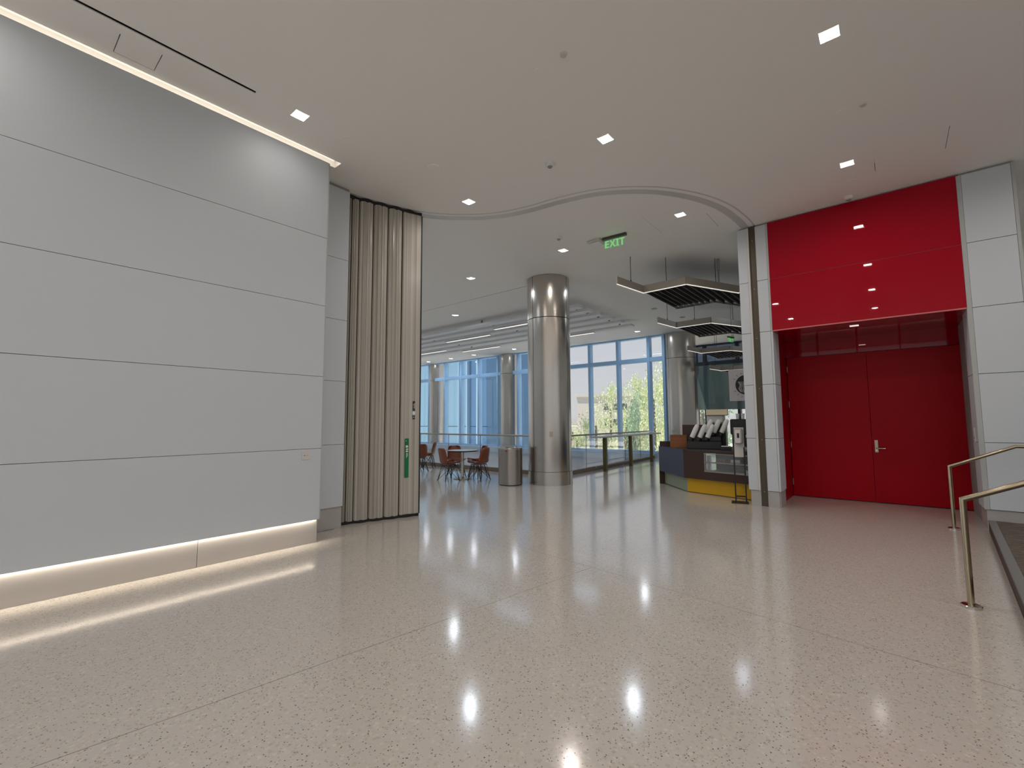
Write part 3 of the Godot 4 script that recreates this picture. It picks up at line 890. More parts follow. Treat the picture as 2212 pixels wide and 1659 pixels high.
# ------------------------------------------------------------------ columns
func build_columns() -> void:
	var cols := [[-6.46, -9.16, 0.525, "large brushed steel round column in the middle of the opening", true],
		[-6.55, -18.55, 0.62, "brushed steel column at the corner behind the café canopies", true],
		[-15.5, -18.3, 0.46, "slimmer steel column in the window wall right of the blue wing", false],
		[-21.5, -18.45, 0.43, "slim steel column at the window wall behind the brown chairs", false]]
	for c in cols:
		var t := thing("steel_column", c[3], "column", Vector3(c[0], 0, c[1]))
		var r: float = c[2]
		var low := 0.0 if c[4] else -4.6
		var face := atan2(-c[0], -c[1])
		var st := new_st()
		lathe(st, Vector3.ZERO, [Vector2(r - 0.014, low), Vector2(r - 0.014, CEIL)], 48)
		obj("core", st, M.seam, t)
		var cuts := [-46.0, 57.0, 147.0, 314.0 - 90.0, 314.0]
		for tier in [[low, 0.31, 0.012], [0.316, 3.975, 0.0], [3.99, CEIL - 0.008, 0.0]]:
			for k in 4:
				var s := new_st()
				var a0 := face + deg_to_rad(cuts[k] + 0.7)
				var a1 := face + deg_to_rad(cuts[k + 1] - 0.7)
				var rr: float = r + tier[2]
				lathe(s, Vector3.ZERO, [Vector2(rr - 0.012, tier[0]), Vector2(rr, tier[0]), Vector2(rr, tier[1]), Vector2(rr - 0.012, tier[1])], 20, false, a0, a1)
				obj("base_panel" if tier[2] > 0 else "shell_panel", s, M.steel, t)
		if c[3].begins_with("large"):
			T = Transform3D(Basis(Vector3.UP, face + 0.05), Vector3.ZERO)
			var s9 := new_st()
			bb(s9, Vector3(-0.035, 1.13, r - 0.002), Vector3(0.035, 1.25, r + 0.007), 0.003)
			T = Transform3D()
			obj("outlet_plate", s9, M.nickel, t)

# ------------------------------------------------------------------ railings and bar table
func railing(label: String, a: Vector3, b: Vector3, n: int) -> void:
	var d := b - a
	var len := d.length()
	var t := thing("glass_railing", label, "railing", a)
	t.transform.basis = Basis(d.normalized(), Vector3.UP, d.normalized().cross(Vector3.UP))
	box_obj("shoe", Vector3(0, 0, -0.04), Vector3(len, 0.11, 0.04), M.shoe, t, 0.006)
	var st := new_st()
	tube(st, [Vector3(0, 1.08, 0), Vector3(len, 1.08, 0)], 0.024, 12)
	obj("handrail", st, M.nickel, t)
	var w := len / n
	for k in n:
		box_obj("pane", Vector3(k * w + 0.008, 0.1, -0.007), Vector3((k + 1) * w - 0.008, 1.06, 0.007), M.rail_glass, t)
		if k > 0:
			box_obj("joint", Vector3(k * w - 0.005, 0.1, -0.006), Vector3(k * w + 0.005, 1.06, 0.006), M.frame_dark, t)

func build_railings() -> void:
	railing("glass railing with steel handrail behind the brown chairs", Vector3(-25.9, 0, -10.28), Vector3(-6.98, 0, -10.28), 13)
	railing("glass railing with steel handrail behind the narrow bar table", Vector3(-6.94, 0, -10.36), Vector3(-7.42, 0, -17.7), 5)
	var bt := thing("bar_table", "long narrow stand-up table with olive metal legs at the glass railing", "table", Vector3(-6.6, 0, -11.9), deg_to_rad(3.2))
	box_obj("table_top", Vector3(-0.2, 1.0, -4.75), Vector3(0.18, 1.04, 0.25), M.bar_top, bt, 0.006)
	for z in [-0.3, -2.25, -4.2]:
		box_obj("leg", Vector3(-0.05, 0, z - 0.05), Vector3(0.05, 1.0, z + 0.05), M.olive, bt, 0.006)
	var st := new_st()
	tube(st, [Vector3(-0.12, 0.16, 0.1), Vector3(-0.12, 0.16, -4.6)], 0.02, 10)
	obj("foot_rail", st, M.nickel, bt)

# ------------------------------------------------------------------ stairs at the right
func build_stairs() -> void:
	var t := thing("stair_step", "low carpeted step with a dark riser beside the steel handrails", "step", Vector3(0.66, 0, -5.08), deg_to_rad(-3.6))
	box_obj("riser", Vector3(0.0, 0, -3.72), Vector3(0.03, 0.135, 5.0), M.riser, t)
	box_obj("nosing", Vector3(-0.004, 0.135, -3.72), Vector3(0.07, 0.15, 5.0), M.nosing, t, 0.003)
	box_obj("carpet", Vector3(0.07, 0.0, -3.72), Vector3(0.95, 0.149, 5.0), M.carpet, t)
	box_obj("riser", Vector3(0.95, 0, -3.72), Vector3(0.98, 0.285, 5.0), M.riser, t)
	box_obj("carpet", Vector3(0.98, 0.0, -3.72), Vector3(5.0, 0.30, 5.0), M.carpet, t)
	for e in [["polished steel handrail rising beside the low step, standing on the open floor", Vector3(0.394, 0, -5.22), 0.022], ["polished steel handrail rising beside the low step, standing before the red doors", Vector3(0.553, 0, -8.70), 0.022]]:
		var h := thing("handrail", e[0], "handrail", e[1], 0.0)
		var st := new_st()
		tube(st, [Vector3(0, 0, 0), Vector3(0, 0.845, 0), Vector3(0.64, 1.135, 0), Vector3(1.6, 1.135, 0)], e[2], 16)
		obj("rail", st, M.satin, h)
		st = new_st()
		lathe(st, Vector3.ZERO, [Vector2(0.066, 0.0), Vector2(0.066, 0.016), Vector2(0.06, 0.022), Vector2(0.022, 0.024)], 28)
		obj("floor_flange", st, M.chrome, h)
		var s2 := new_st()
		tube(s2, [Vector3(1.5, 0.30, 0), Vector3(1.5, 1.135, 0)], 0.02, 12)
		obj("post", s2, M.satin, h)

# ------------------------------------------------------------------ canopies over the café
func build_canopies() -> void:
	var front := [Vector2(-0.14, 1.0), Vector2(0, 0), Vector2(0.95, 0.03), Vector2(1.6, -1.38), Vector2(2.55, -1.35)]
	var depth := 1.98
	var spots := [[-4.09, 4.3, -9.44, "first and highest zigzag canopy, hung in front of the café counter"], [-4.58, 4.1, -12.75, "second zigzag canopy hung over the café, below the highest one"], [-5.05, 3.83, -16.42, "third zigzag canopy, seen against the dark café windows"], [-5.2, 3.46, -19.3, "lowest zigzag canopy, close to the dark roller shade"]]
	for i in spots.size():
		var s: Array = spots[i]
		var nf := 5 if i < 2 else 4
		var dp := depth if i < 3 else 0.95
		var c := thing("zigzag_canopy", s[3], "canopy", Vector3(s[0], s[1], s[2]), 0, "zigzag canopies over the café")
		for k in nf - 1:
			var a: Vector2 = front[k]
			var b: Vector2 = front[k + 1]
			for side in [0, 1]:
				if side == 1 and k == 0: continue
				var off := Vector2(0, -dp if side == 1 else 0.0)
				var d := (b - a).normalized()
				var n := Vector2(d.y, -d.x) * -0.025
				var st := new_st()
				prism(st, [a + off, b + off, b + off + n, a + off + n], 0.012, 0.17 if side == 0 else 0.06)
				obj("fascia" if side == 0 else "rear_rail", st, M.canopy, c)
				if side == 0:
					var s2 := new_st()
					prism(s2, [a + n * 0.2, b + n * 0.2, b + n, a + n], -0.004, 0.012)
					obj("led_strip", s2, M.led, c)
		# underside baffles running back from the fascia, and a dark lid above them
		var x := 0.05
		while x < front[nf - 1].x:
			var z0 := 0.0
			for k in nf - 1:
				if x >= front[k].x and x <= front[k + 1].x:
					z0 = lerpf(front[k].y, front[k + 1].y, (x - front[k].x) / (front[k + 1].x - front[k].x))
			box_obj("baffle", Vector3(x - 0.014, 0.015, z0 - dp + 0.03), Vector3(x + 0.014, 0.10, z0 - 0.04), M.canopy_dark, c)
			x += 0.13
		var poly := []
		for k in range(1, nf): poly.append(front[k] + Vector2(0, -0.04))
		for k in range(nf - 1, 0, -1): poly.append(front[k] + Vector2(0, -dp + 0.03))
		var s3 := new_st()
		prism(s3, poly, 0.10, 0.125)
		obj("lid", s3, M.canopy_dark, c)
		for w in [Vector2(-0.06, 0.5), Vector2(0.5, -0.05), Vector2(1.3, -0.8)]:
			var s4 := new_st()
			tube(s4, [Vector3(w.x, 0.16, w.y - 0.02), Vector3(w.x, CEIL - s[1], w.y - 0.02)], 0.006, 6)
			lathe(s4, Vector3(w.x, 0.0, w.y - 0.02), [Vector2(0.016, 0.155), Vector2(0.02, 0.17), Vector2(0.004, 0.22)], 8)
			obj("hanger", s4, M.wire, c)
		area_light("canopy_light", Vector3(0.48, -0.01, 0.0), Vector2(0.9, 0.02), 0.02, WARM, c)

# ------------------------------------------------------------------ café counter and what stands on it
func build_counter() -> void:
	var L := Vector2(-4.34, -10.66)
	var C := Vector2(-3.43, -9.70)
	var R := Vector2(-2.06, -9.38)
	var c := thing("service_counter", "angular café counter with brown and dark blue fronts over a sage and yellow base", "counter")
	var inner := [Vector2(-2.06, -10.4), Vector2(-3.0, -10.6), Vector2(-3.5, -11.3)]
	var st := new_st()
	prism(st, [L + Vector2(0.02, -0.02), C + Vector2(0.0, -0.03), R + Vector2(0, -0.03), inner[0], inner[1], inner[2]], 0.86, 0.895)
	obj("worktop", st, M.counter_top, c)
	var strip := func(called: String, a: Vector2, b: Vector2, th: float, y0: float, y1: float, m: Material) -> void:
		var d := (b - a).normalized()
		var n := Vector2(d.y, -d.x)
		if n.dot(-a) > 0: n = -n
		var s := new_st()
		prism(s, [a, b, b + n * th, a + n * th], y0, y1)
		obj(called, s, m, c)
	strip.call("front_panel", L, C, 0.03, 0.30, 0.885, M.counter_blue)
	var m1 := C.lerp(R, 0.33)
	strip.call("front_panel", C, m1, 0.03, 0.30, 0.862, M.counter_brown)
	strip.call("front_panel", m1, R, 0.03, 0.30, 0.46, M.counter_brown)
	strip.call("front_panel", m1, R, 0.03, 0.835, 0.862, M.counter_brown)
	strip.call("end_panel", L, Vector2(-3.5, -11.3), 0.03, 0.0, 0.885, M.counter_brown)
	var bL := L + Vector2(0.10, -0.06)
	var bC := C + Vector2(0.035, -0.10)
	var bR := R + Vector2(0.0, -0.10)
	strip.call("base_panel", bL, bC, 0.03, 0.012, 0.30, M.sage)
	strip.call("base_panel", bC, bR, 0.03, 0.012, 0.30, M.yellow)
	strip.call("plinth", bL + Vector2(0.02, -0.02), bC + Vector2(0.0, -0.02), 0.03, 0.0, 0.012, M.black)
	strip.call("plinth", bC + Vector2(0.0, -0.02), bR + Vector2(0, -0.02), 0.03, 0.0, 0.012, M.black)
	# glazed display niche
	var d2 := (R - m1).normalized()
	var nx := Vector2(d2.y, -d2.x)
	if nx.dot(-m1) > 0: nx = -nx
	strip.call("case_back", m1 + nx * 0.45, R + nx * 0.45, 0.02, 0.44, 0.84, M.counter_brown)
	strip.call("case_floor", m1, R, 0.45, 0.455, 0.47, M.nickel)
	strip.call("case_shelf", m1 + nx * 0.05, R + nx * 0.05, 0.35, 0.645, 0.655, M.case_glass)
	strip.call("case_glass", m1, R, 0.006, 0.49, 0.83, M.case_glass)
	strip.call("case_rail", m1 - nx * 0.01, R - nx * 0.01, 0.03, 0.46, 0.492, M.nickel)
	strip.call("case_rail", m1 - nx * 0.01, R - nx * 0.01, 0.02, 0.64, 0.665, M.nickel)
	strip.call("case_rail", m1 - nx * 0.01, R - nx * 0.01, 0.02, 0.815, 0.832, M.nickel)
	strip.call("case_post", m1, m1 + d2 * 0.03, 0.03, 0.46, 0.832, M.nickel)
	for k in 3:
		var q := m1 + d2 * (0.3 + 0.28 * k) + nx * 0.2
		var f := thing("pastry_tray", "shallow tray inside the glazed case of the café counter", "tray", Vector3(q.x, 0.656 if k < 2 else 0.471, q.y), atan2(-d2.y, d2.x), "trays in the display case")
		box_obj("tray", Vector3(-0.11, 0, -0.12), Vector3(0.11, 0.012, 0.12), M.nickel, f, 0.004)
		box_obj("label_card", Vector3(-0.09, 0.012, 0.08), Vector3(0.09, 0.07, 0.09), M.wood if k == 0 else M.card, f)
	# things on the worktop
	var top := 0.895
	var wb := thing("wooden_box", "brown wooden box standing on the counter corner", "box", Vector3(-3.66, top, -10.08), deg_to_rad(22))
	for k in [[Vector3(-0.17, 0, 0.10), Vector3(0.17, 0.28, 0.115)], [Vector3(-0.17, 0, -0.115), Vector3(0.17, 0.28, -0.10)], [Vector3(-0.17, 0, -0.10), Vector3(-0.155, 0.28, 0.10)], [Vector3(0.155, 0, -0.10), Vector3(0.17, 0.28, 0.10)], [Vector3(-0.155, 0, -0.10), Vector3(0.155, 0.015, 0.10)]]:
		box_obj("board", k[0], k[1], M.wood, wb, 0.002)
	var sh := thing("counter_screen", "low dark brown screen along the back of the counter", "screen", Vector3(-3.9, top, -10.55), deg_to_rad(30))
	box_obj("panel", Vector3(-0.35, 0, -0.02), Vector3(0.25, 0.12, 0.02), M.counter_brown, sh, 0.004)
	var sg := thing("back_screen", "tall dark brown back panel behind the cup dispensers", "screen", Vector3(-3.42, top, -10.52), deg_to_rad(10))
	box_obj("panel", Vector3(-0.28, 0, -0.02), Vector3(0.22, 0.5, 0.02), M.counter_brown, sg, 0.004)
	# tilted cup-lid dispensers
	var rack := thing("dispenser_rack", "black rack that holds the tilted pale dispensers", "rack", Vector3(-3.08, top, -9.98), deg_to_rad(14))
	box_obj("rack_body", Vector3(-0.33, 0, -0.12), Vector3(0.33, 0.16, 0.12), M.black, rack, 0.01)
	box_obj("rack_step", Vector3(-0.1, 0.16, -0.12), Vector3(0.33, 0.26, -0.02), M.black, rack, 0.01)
	var first: Node3D = null
	for k in 6:
		var row := 0 if k < 3 else 1
		var at: Vector3 = Transform3D(Basis(Vector3.UP, deg_to_rad(14)), rack.position) * Vector3(-0.25 + (k % 3) * 0.15 + row * 0.27, 0.2 + 0.1 * row, 0.05 - 0.12 * row)
		if first == null:
			first = thing("lid_dispenser", "pale tilted tube dispenser in the black rack on the counter", "dispenser", at, deg_to_rad(14), "tilted dispensers on the counter")
			var s2 := new_st()
			T = Transform3D(Basis(Vector3.FORWARD, deg_to_rad(24)), Vector3.ZERO)
			lathe(s2, Vector3.ZERO, [Vector2(0.0, -0.01), Vector2(0.045, -0.01), Vector2(0.05, 0.06), Vector2(0.05, 0.24), Vector2(0.042, 0.31), Vector2(0.025, 0.34), Vector2(0.0, 0.345)], 18, true)
			obj("tube", s2, M.white, first)
			s2 = new_st()
			lathe(s2, Vector3.ZERO, [Vector2(0.054, -0.02), Vector2(0.054, 0.04), Vector2(0.051, 0.045)], 18)
			T = Transform3D()
			obj("collar", s2, M.black, first)
		else:
			copy_of(first, "lid_dispenser", "pale tilted tube dispenser in the black rack on the counter", at, deg_to_rad(14), "tilted dispensers on the counter")
	# machines behind
	var br := thing("coffee_brewer", "tall pale grey brewer with a black base behind the dispensers", "coffee brewer", Vector3(-2.95, top, -10.42), deg_to_rad(8))
	box_obj("base", Vector3(-0.2, 0, -0.16), Vector3(0.2, 0.52, 0.16), M.black, br, 0.01)
	box_obj("body", Vector3(-0.17, 0.52, -0.15), Vector3(0.17, 0.84, 0.13), M.off_white, br, 0.03)
	box_obj("hood", Vector3(-0.17, 0.70, 0.08), Vector3(0.26, 0.84, 0.18), M.satin, br, 0.01)
	var em := thing("espresso_machine", "black espresso machine with spouts behind the soap dispenser", "coffee machine", Vector3(-2.36, top, -10.32), deg_to_rad(4))
	box_obj("body", Vector3(-0.26, 0.3, -0.2), Vector3(0.3, 0.62, 0.12), M.black, em, 0.02)
	box_obj("back", Vector3(-0.26, 0.0, -0.2), Vector3(0.3, 0.3, -0.05), M.black, em)
	box_obj("drip_tray", Vector3(-0.26, 0.0, -0.05), Vector3(0.3, 0.05, 0.16), M.nickel, em, 0.004)
	for k in 3:
		var s6 := new_st()
		lathe(s6, Vector3(-0.15 + k * 0.18, 0.24, 0.04), [Vector2(0.0, 0.0), Vector2(0.03, 0.0), Vector2(0.032, 0.06)], 12)
		obj("spout", s6, M.chrome, em)
	for k in 3:
		var s7 := new_st()
		lathe(s7, Vector3.ZERO, [Vector2(0.0, 0.0), Vector2(0.028, 0.0), Vector2(0.036, 0.11), Vector2(0.038, 0.115)], 14)
		var cp := obj("cup_stack", s7, M.white)
		cp.position = Vector3(-2.5 + k * 0.1, top + 0.62, -10.36)
		tag(cp, "white cup standing upside on the black espresso machine", "cup", "cups on the machine")
	var np := thing("napkin_holder", "low black napkin holder on the counter front", "napkin holder", Vector3(-2.6, top, -9.78), deg_to_rad(14))
	box_obj("holder", Vector3(-0.1, 0, -0.06), Vector3(0.1, 0.07, 0.06), M.black, np, 0.005)
	box_obj("napkins", Vector3(-0.085, 0.07, -0.05), Vector3(0.085, 0.085, 0.05), M.white, np)
	# soap dispenser on a black floor stand
	var sd := thing("sanitizer_stand", "grey soap dispenser on a slim black floor stand before the yellow base", "dispenser stand", Vector3(-2.2, 0, -9.1), deg_to_rad(14))
	box_obj("base_plate", Vector3(-0.16, 0, -0.13), Vector3(0.12, 0.012, 0.13), M.black, sd, 0.003)
	for x in [-0.085, 0.085]:
		box_obj("post", Vector3(x - 0.012, 0.012, -0.012), Vector3(x + 0.012, 1.0 if x > 0 else 1.36, 0.012), M.black, sd)
	box_obj("cross_bar", Vector3(-0.085, 0.1, -0.01), Vector3(0.085, 0.125, 0.01), M.black, sd)
	box_obj("back_plate", Vector3(-0.08, 0.82, 0.0), Vector3(0.09, 1.36, 0.012), M.off_white, sd, 0.003)
	box_obj("dispenser_body", Vector3(-0.07, 1.06, 0.012), Vector3(0.075, 1.35, 0.11), M.grey_plastic, sd, 0.025)
	box_obj("dispenser_window", Vector3(-0.025, 1.17, 0.106), Vector3(0.015, 1.26, 0.113), M.black, sd, 0.004)
	box_obj("dispenser_front", Vector3(-0.06, 1.08, 0.108), Vector3(0.03, 1.32, 0.111), M.off_white, sd)
	# hanging sign with a round emblem
	var hs := thing("round_emblem_sign", "white hanging board with a dark round emblem and ring lettering", "sign", Vector3(-2.92, 2.42, -13.1))
	box_obj("board", Vector3(-0.42, -0.42, -0.02), Vector3(0.42, 0.42, 0.0), M.card, hs, 0.003)
	var s8 := new_st()
	T = Transform3D(Basis(Vector3.RIGHT, PI / 2), Vector3.ZERO)
	lathe(s8, Vector3.ZERO, [Vector2(0.0, 0.004), Vector2(0.26, 0.004), Vector2(0.26, 0.0)], 40)
	T = Transform3D()
	obj("emblem_disc", s8, M.black, hs)
	var s9 := new_st()
	for k in 10:     # pale waves and a five-point crown on the dark disc
		var a := lerpf(-1.1, 1.1, k / 9.0)
		var y0 := -0.235 + 0.03 * absf(a)
		if absf(sin(a) * 0.24) < 0.03: continue
		tube(s9, [Vector3(sin(a) * 0.15, y0 + 0.02, 0.004), Vector3(sin(a) * 0.20, -0.10, 0.004), Vector3(sin(a) * 0.16, 0.0, 0.004), Vector3(sin(a) * 0.21, 0.09, 0.004)], 0.008, 4)
	for k in 5:
		var a2 := deg_to_rad(90 + k * 72)
		var n := Vector3(0, 0, 1)
		tri(s9, Vector3(0, 0.165, 0.006), Vector3(cos(a2) * 0.055, 0.165 + sin(a2) * 0.055, 0.006), Vector3(cos(a2 + 0.63) * 0.022, 0.165 + sin(a2 + 0.63) * 0.022, 0.006), n, n, n)
		tri(s9, Vector3(0, 0.165, 0.006), Vector3(cos(a2) * 0.055, 0.165 + sin(a2) * 0.055, 0.006), Vector3(cos(a2 - 0.63) * 0.022, 0.165 + sin(a2 - 0.63) * 0.022, 0.006), n, n, n)
	bb(s9, Vector3(-0.035, -0.16, 0.003), Vector3(0.035, 0.08, 0.007))
	obj("emblem_relief", s9, M.card, hs)
	var word := "STARBUCKS COFFEE"
	var font := SystemFont.new()
	font.font_names = PackedStringArray(["Droid Sans"])
	for k in word.length():
		if word[k] == " ": continue
		var tm := TextMesh.new()
		tm.text = word[k]
		tm.font = font
		tm.font_size = 32
		tm.pixel_size = 0.0022
		tm.depth = 0.002
		tm.material = M.black
		var aa := deg_to_rad(150 - k * 20.0)
		inst("letter", tm, hs, Transform3D(Basis(Vector3.BACK, aa - PI / 2), Vector3(cos(aa) * 0.32, sin(aa) * 0.32, 0.003)))
	var s10 := new_st()
	for x in [-0.3, 0.3]:
		tube(s10, [Vector3(x, 0.42, -0.01), Vector3(x, CEIL - 2.42, -0.01)], 0.004, 5)
	obj("hanger", s10, M.wire, hs)

# ------------------------------------------------------------------ chairs, table, bin
func shell_point(u: float, v: float) -> Vector3:
	var prof := [Vector3(0.235, 0.432, 0.20), Vector3(0.19, 0.445, 0.222), Vector3(0.06, 0.418, 0.235), Vector3(-0.08, 0.412, 0.232), Vector3(-0.165, 0.45, 0.215), Vector3(-0.205, 0.55, 0.205), Vector3(-0.235, 0.68, 0.195), Vector3(-0.26, 0.79, 0.165), Vector3(-0.268, 0.825, 0.10)]
	var f := v * (prof.size() - 1)
	var i := mini(int(f), prof.size() - 2)
	var t := f - i
	var p0: Vector3 = prof[maxi(i - 1, 0)]
	var p: Vector3 = prof[i].cubic_interpolate(prof[i + 1], p0, prof[mini(i + 2, prof.size() - 1)], t)
	var e := u * u
	var lift := 0.055 * e * e
	var seat := clampf(1.0 - (v - 0.45) * 5.0, 0.0, 1.0)
	return Vector3(u * p.z, p.y + lift * seat, p.x + lift * 1.3 * (1.0 - seat))

func chair_shell(st: SurfaceTool) -> void:
	var nu := 10
	var nv := 20
	var P := []
	var N := []
	for j in nv + 1:
		var rp := []
		var rn := []
		for i in nu + 1:
			var u := -1.0 + 2.0 * i / nu
			var v := float(j) / nv
			rp.append(shell_point(u, v))
			var du := shell_point(minf(u + 0.05, 1), v) - shell_point(maxf(u - 0.05, -1), v)
			var dv := shell_point(u, minf(v + 0.03, 1)) - shell_point(u, maxf(v - 0.03, 0))
			var n := dv.cross(du).normalized()
			rn.append(n)
		P.append(rp)
		N.append(rn)
	var z := [Vector2.ZERO, Vector2.ZERO, Vector2.ZERO, Vector2.ZERO]
	for j in nv:
		for i in nu:
			for s in [1.0, -1.0]:
				var ps := []
				var ns := []
				for k in [[j, i], [j, i + 1], [j + 1, i + 1], [j + 1, i]]:
					ps.append(P[k[0]][k[1]] + N[k[0]][k[1]] * 0.005 * s)
					ns.append(N[k[0]][k[1]] * s)
				quad4(st, ps, ns, z)
	for j in nv:
		for e in [0, nu]:
			var n := Vector3(-1.0 if e == 0 else 1.0, 0, 0)
			quad(st, P[j][e] + N[j][e] * 0.005, P[j + 1][e] + N[j + 1][e] * 0.005, P[j + 1][e] - N[j + 1][e] * 0.005, P[j][e] - N[j][e] * 0.005, n)
	for i in nu:
		for e in [0, nv]:
			var n := Vector3(0, 0.2, 1) if e == 0 else Vector3(0, 1, 0)
			quad(st, P[e][i] + N[e][i] * 0.005, P[e][i + 1] + N[e][i + 1] * 0.005, P[e][i + 1] - N[e][i + 1] * 0.005, P[e][i] - N[e][i] * 0.005, n.normalized())

func build_furniture() -> void:
	var tc := Vector3(-8.75, 0, -8.42)
	var grp := "brown shell chairs by the railing"
	var ch := thing("shell_chair", "brown moulded shell chair with its back to the glass railing, behind the round table", "chair", Vector3.ZERO)
	var st := new_st()
	chair_shell(st)
	obj("shell", st, M.chair, ch)
	for sx in [-1, 1]:
		for sz in [-1, 1]:
			var s := new_st()
			var foot := Vector3(sx * 0.22, 0.006, sz * 0.2)
			tube(s, [Vector3(sx * 0.13, 0.405, sz * 0.13), foot], 0.006, 6)
			tube(s, [Vector3(sx * 0.05, 0.40, sz * 0.13), foot], 0.005, 6)
			tube(s, [Vector3(sx * 0.13, 0.40, sz * 0.03), foot], 0.005, 6)
			tube(s, [Vector3(sx * 0.02, 0.27, 0.0), foot], 0.005, 6)
			lathe(s, foot, [Vector2(0.012, -0.006), Vector2(0.012, 0.004), Vector2(0.006, 0.01)], 8)
			obj("leg", s, M.wire, ch)
	var s2 := new_st()
	tube(s2, [Vector3(-0.14, 0.405, 0.13), Vector3(0.14, 0.405, 0.13), Vector3(0.14, 0.405, -0.13), Vector3(-0.14, 0.405, -0.13), Vector3(-0.14, 0.405, 0.13)], 0.006, 6)
	tube(s2, [Vector3(-0.13, 0.4, 0.13), Vector3(0, 0.27, 0.0), Vector3(0.13, 0.4, -0.13)], 0.005, 6)
	tube(s2, [Vector3(0.13, 0.4, 0.13), Vector3(0, 0.27, 0.0), Vector3(-0.13, 0.4, -0.13)], 0.005, 6)
	obj("wire_frame", s2, M.wire, ch)
	var spots := [[Vector3(-9.27, 0, -8.68), tc, "brown moulded shell chair behind the round table"],
		[Vector3(-8.78, 0, -7.96), Vector3(-8.5, 0, -9.0), "brown moulded shell chair on the near side of the round table, seen from its back"],
		[Vector3(-8.22, 0, -8.50), tc, "brown moulded shell chair at the round table, on the side of the steel bin"],
		[Vector3(-8.76, 0, -9.0), Vector3(-8.95, 0, -8.6), "brown moulded shell chair between the round table and the glass railing"],
		[Vector3(-11.66, 0, -9.68), Vector3(-12.43, 0, -9.04), "brown moulded shell chair away from the round table, against the glass railing"],
		[Vector3(-11.15, 0, -8.9), Vector3(-12.1, 0, -9.2), "brown moulded shell chair half hidden by the folded partition"]]
	for i in spots.size():
		var p: Vector3 = spots[i][0]
		var d: Vector3 = spots[i][1] - p
		var turn := atan2(d.x, d.z)
		if i == 0:
			ch.position = p
			ch.rotation.y = turn
			ch.set_meta("label", spots[i][2])
			ch.set_meta("group", grp)
		else:
			copy_of(ch, "shell_chair", spots[i][2], p, turn, grp)
	var tb := thing("round_table", "round white table with a dark edge on a steel pedestal", "table", tc)
	st = new_st()
	lathe(st, Vector3.ZERO, [Vector2(0.0, 0.745), Vector2(0.40, 0.745)], 40)
	obj("table_top", st, M.table_top, tb)
	st = new_st()
	lathe(st, Vector3.ZERO, [Vector2(0.0, 0.715), Vector2(0.392, 0.715), Vector2(0.403, 0.728), Vector2(0.403, 0.742), Vector2(0.398, 0.7445), Vector2(0.0, 0.7445)], 40)
	obj("edge", st, M.table_edge, tb)
	st = new_st()
	lathe(st, Vector3.ZERO, [Vector2(0.042, 0.02), Vector2(0.042, 0.715)], 20)
	obj("pedestal", st, M.chrome, tb)
	st = new_st()
	lathe(st, Vector3.ZERO, [Vector2(0.24, 0.0), Vector2(0.24, 0.012), Vector2(0.06, 0.03), Vector2(0.042, 0.06)], 32)
	obj("base", st, M.nickel, tb)
	# ribbed steel waste bin
	var bn := thing("waste_bin", "ribbed stainless steel round bin beside the large steel column", "bin", Vector3(-7.06, 0, -8.37))
	st = new_st()
	var n := 72
	for i in n:
		var a0 := TAU * i / n
		var a1 := TAU * (i + 1) / n
		var r0 := 0.278 + (0.006 if i % 2 == 0 else 0.0)
		var r1 := 0.278 + (0.006 if (i + 1) % 2 == 0 else 0.0)
		var e0 := Vector3(sin(a0), 0, cos(a0))
		var e1 := Vector3(sin(a1), 0, cos(a1))
		quad(st, e0 * r0 + Vector3(0, 0.02, 0), e1 * r1 + Vector3(0, 0.02, 0), e1 * r1 + Vector3(0, 0.85, 0), e0 * r0 + Vector3(0, 0.85, 0), (e0 + e1).normalized() + (e1 * r1 - e0 * r0).cross(Vector3.UP).normalized() * 0.0)
	obj("body", st, M.bin_steel, bn)
	st = new_st()
	lathe(st, Vector3.ZERO, [Vector2(0.27, 0.0), Vector2(0.27, 0.02)], 40)
	obj("plinth", st, M.black, bn)
	st = new_st()
	lathe(st, Vector3.ZERO, [Vector2(0.286, 0.84), Vector2(0.29, 0.85), Vector2(0.29, 0.868), Vector2(0.282, 0.874), Vector2(0.16, 0.874), Vector2(0.15, 0.862)], 40)
	obj("rim", st, M.chrome, bn)
	st = new_st()
	lathe(st, Vector3.ZERO, [Vector2(0.155, 0.86), Vector2(0.0, 0.86)], 32)
	obj("opening", st, M.black, bn)
	T = Transform3D(Basis(Vector3.UP, 0.35), Vector3.ZERO)
	st = new_st()
	bb(st, Vector3(-0.02, 0.79, 0.276), Vector3(0.02, 0.815, 0.288), 0.003)
	T = Transform3D()
	obj("badge", st, M.red_satin, bn)

# ------------------------------------------------------------------ things on the ceiling
func disc(called: String, label: String, cat: String, x: float, z: float, prof: Array, m: Material, group: String) -> void:
	var t := thing(called, label, cat, Vector3(x, CEIL, z), 0, group)
	var st := new_st()
	lathe(st, Vector3.ZERO, prof, 24)
	obj("body", st, m, t)
	if called == "smoke_detector":
		st = new_st()
		lathe(st, Vector3.ZERO, [Vector2(0.0, -0.062), Vector2(0.028, -0.06), Vector2(0.034, -0.045)], 18)
		obj("sensor_head", st, M.grey_plastic, t)

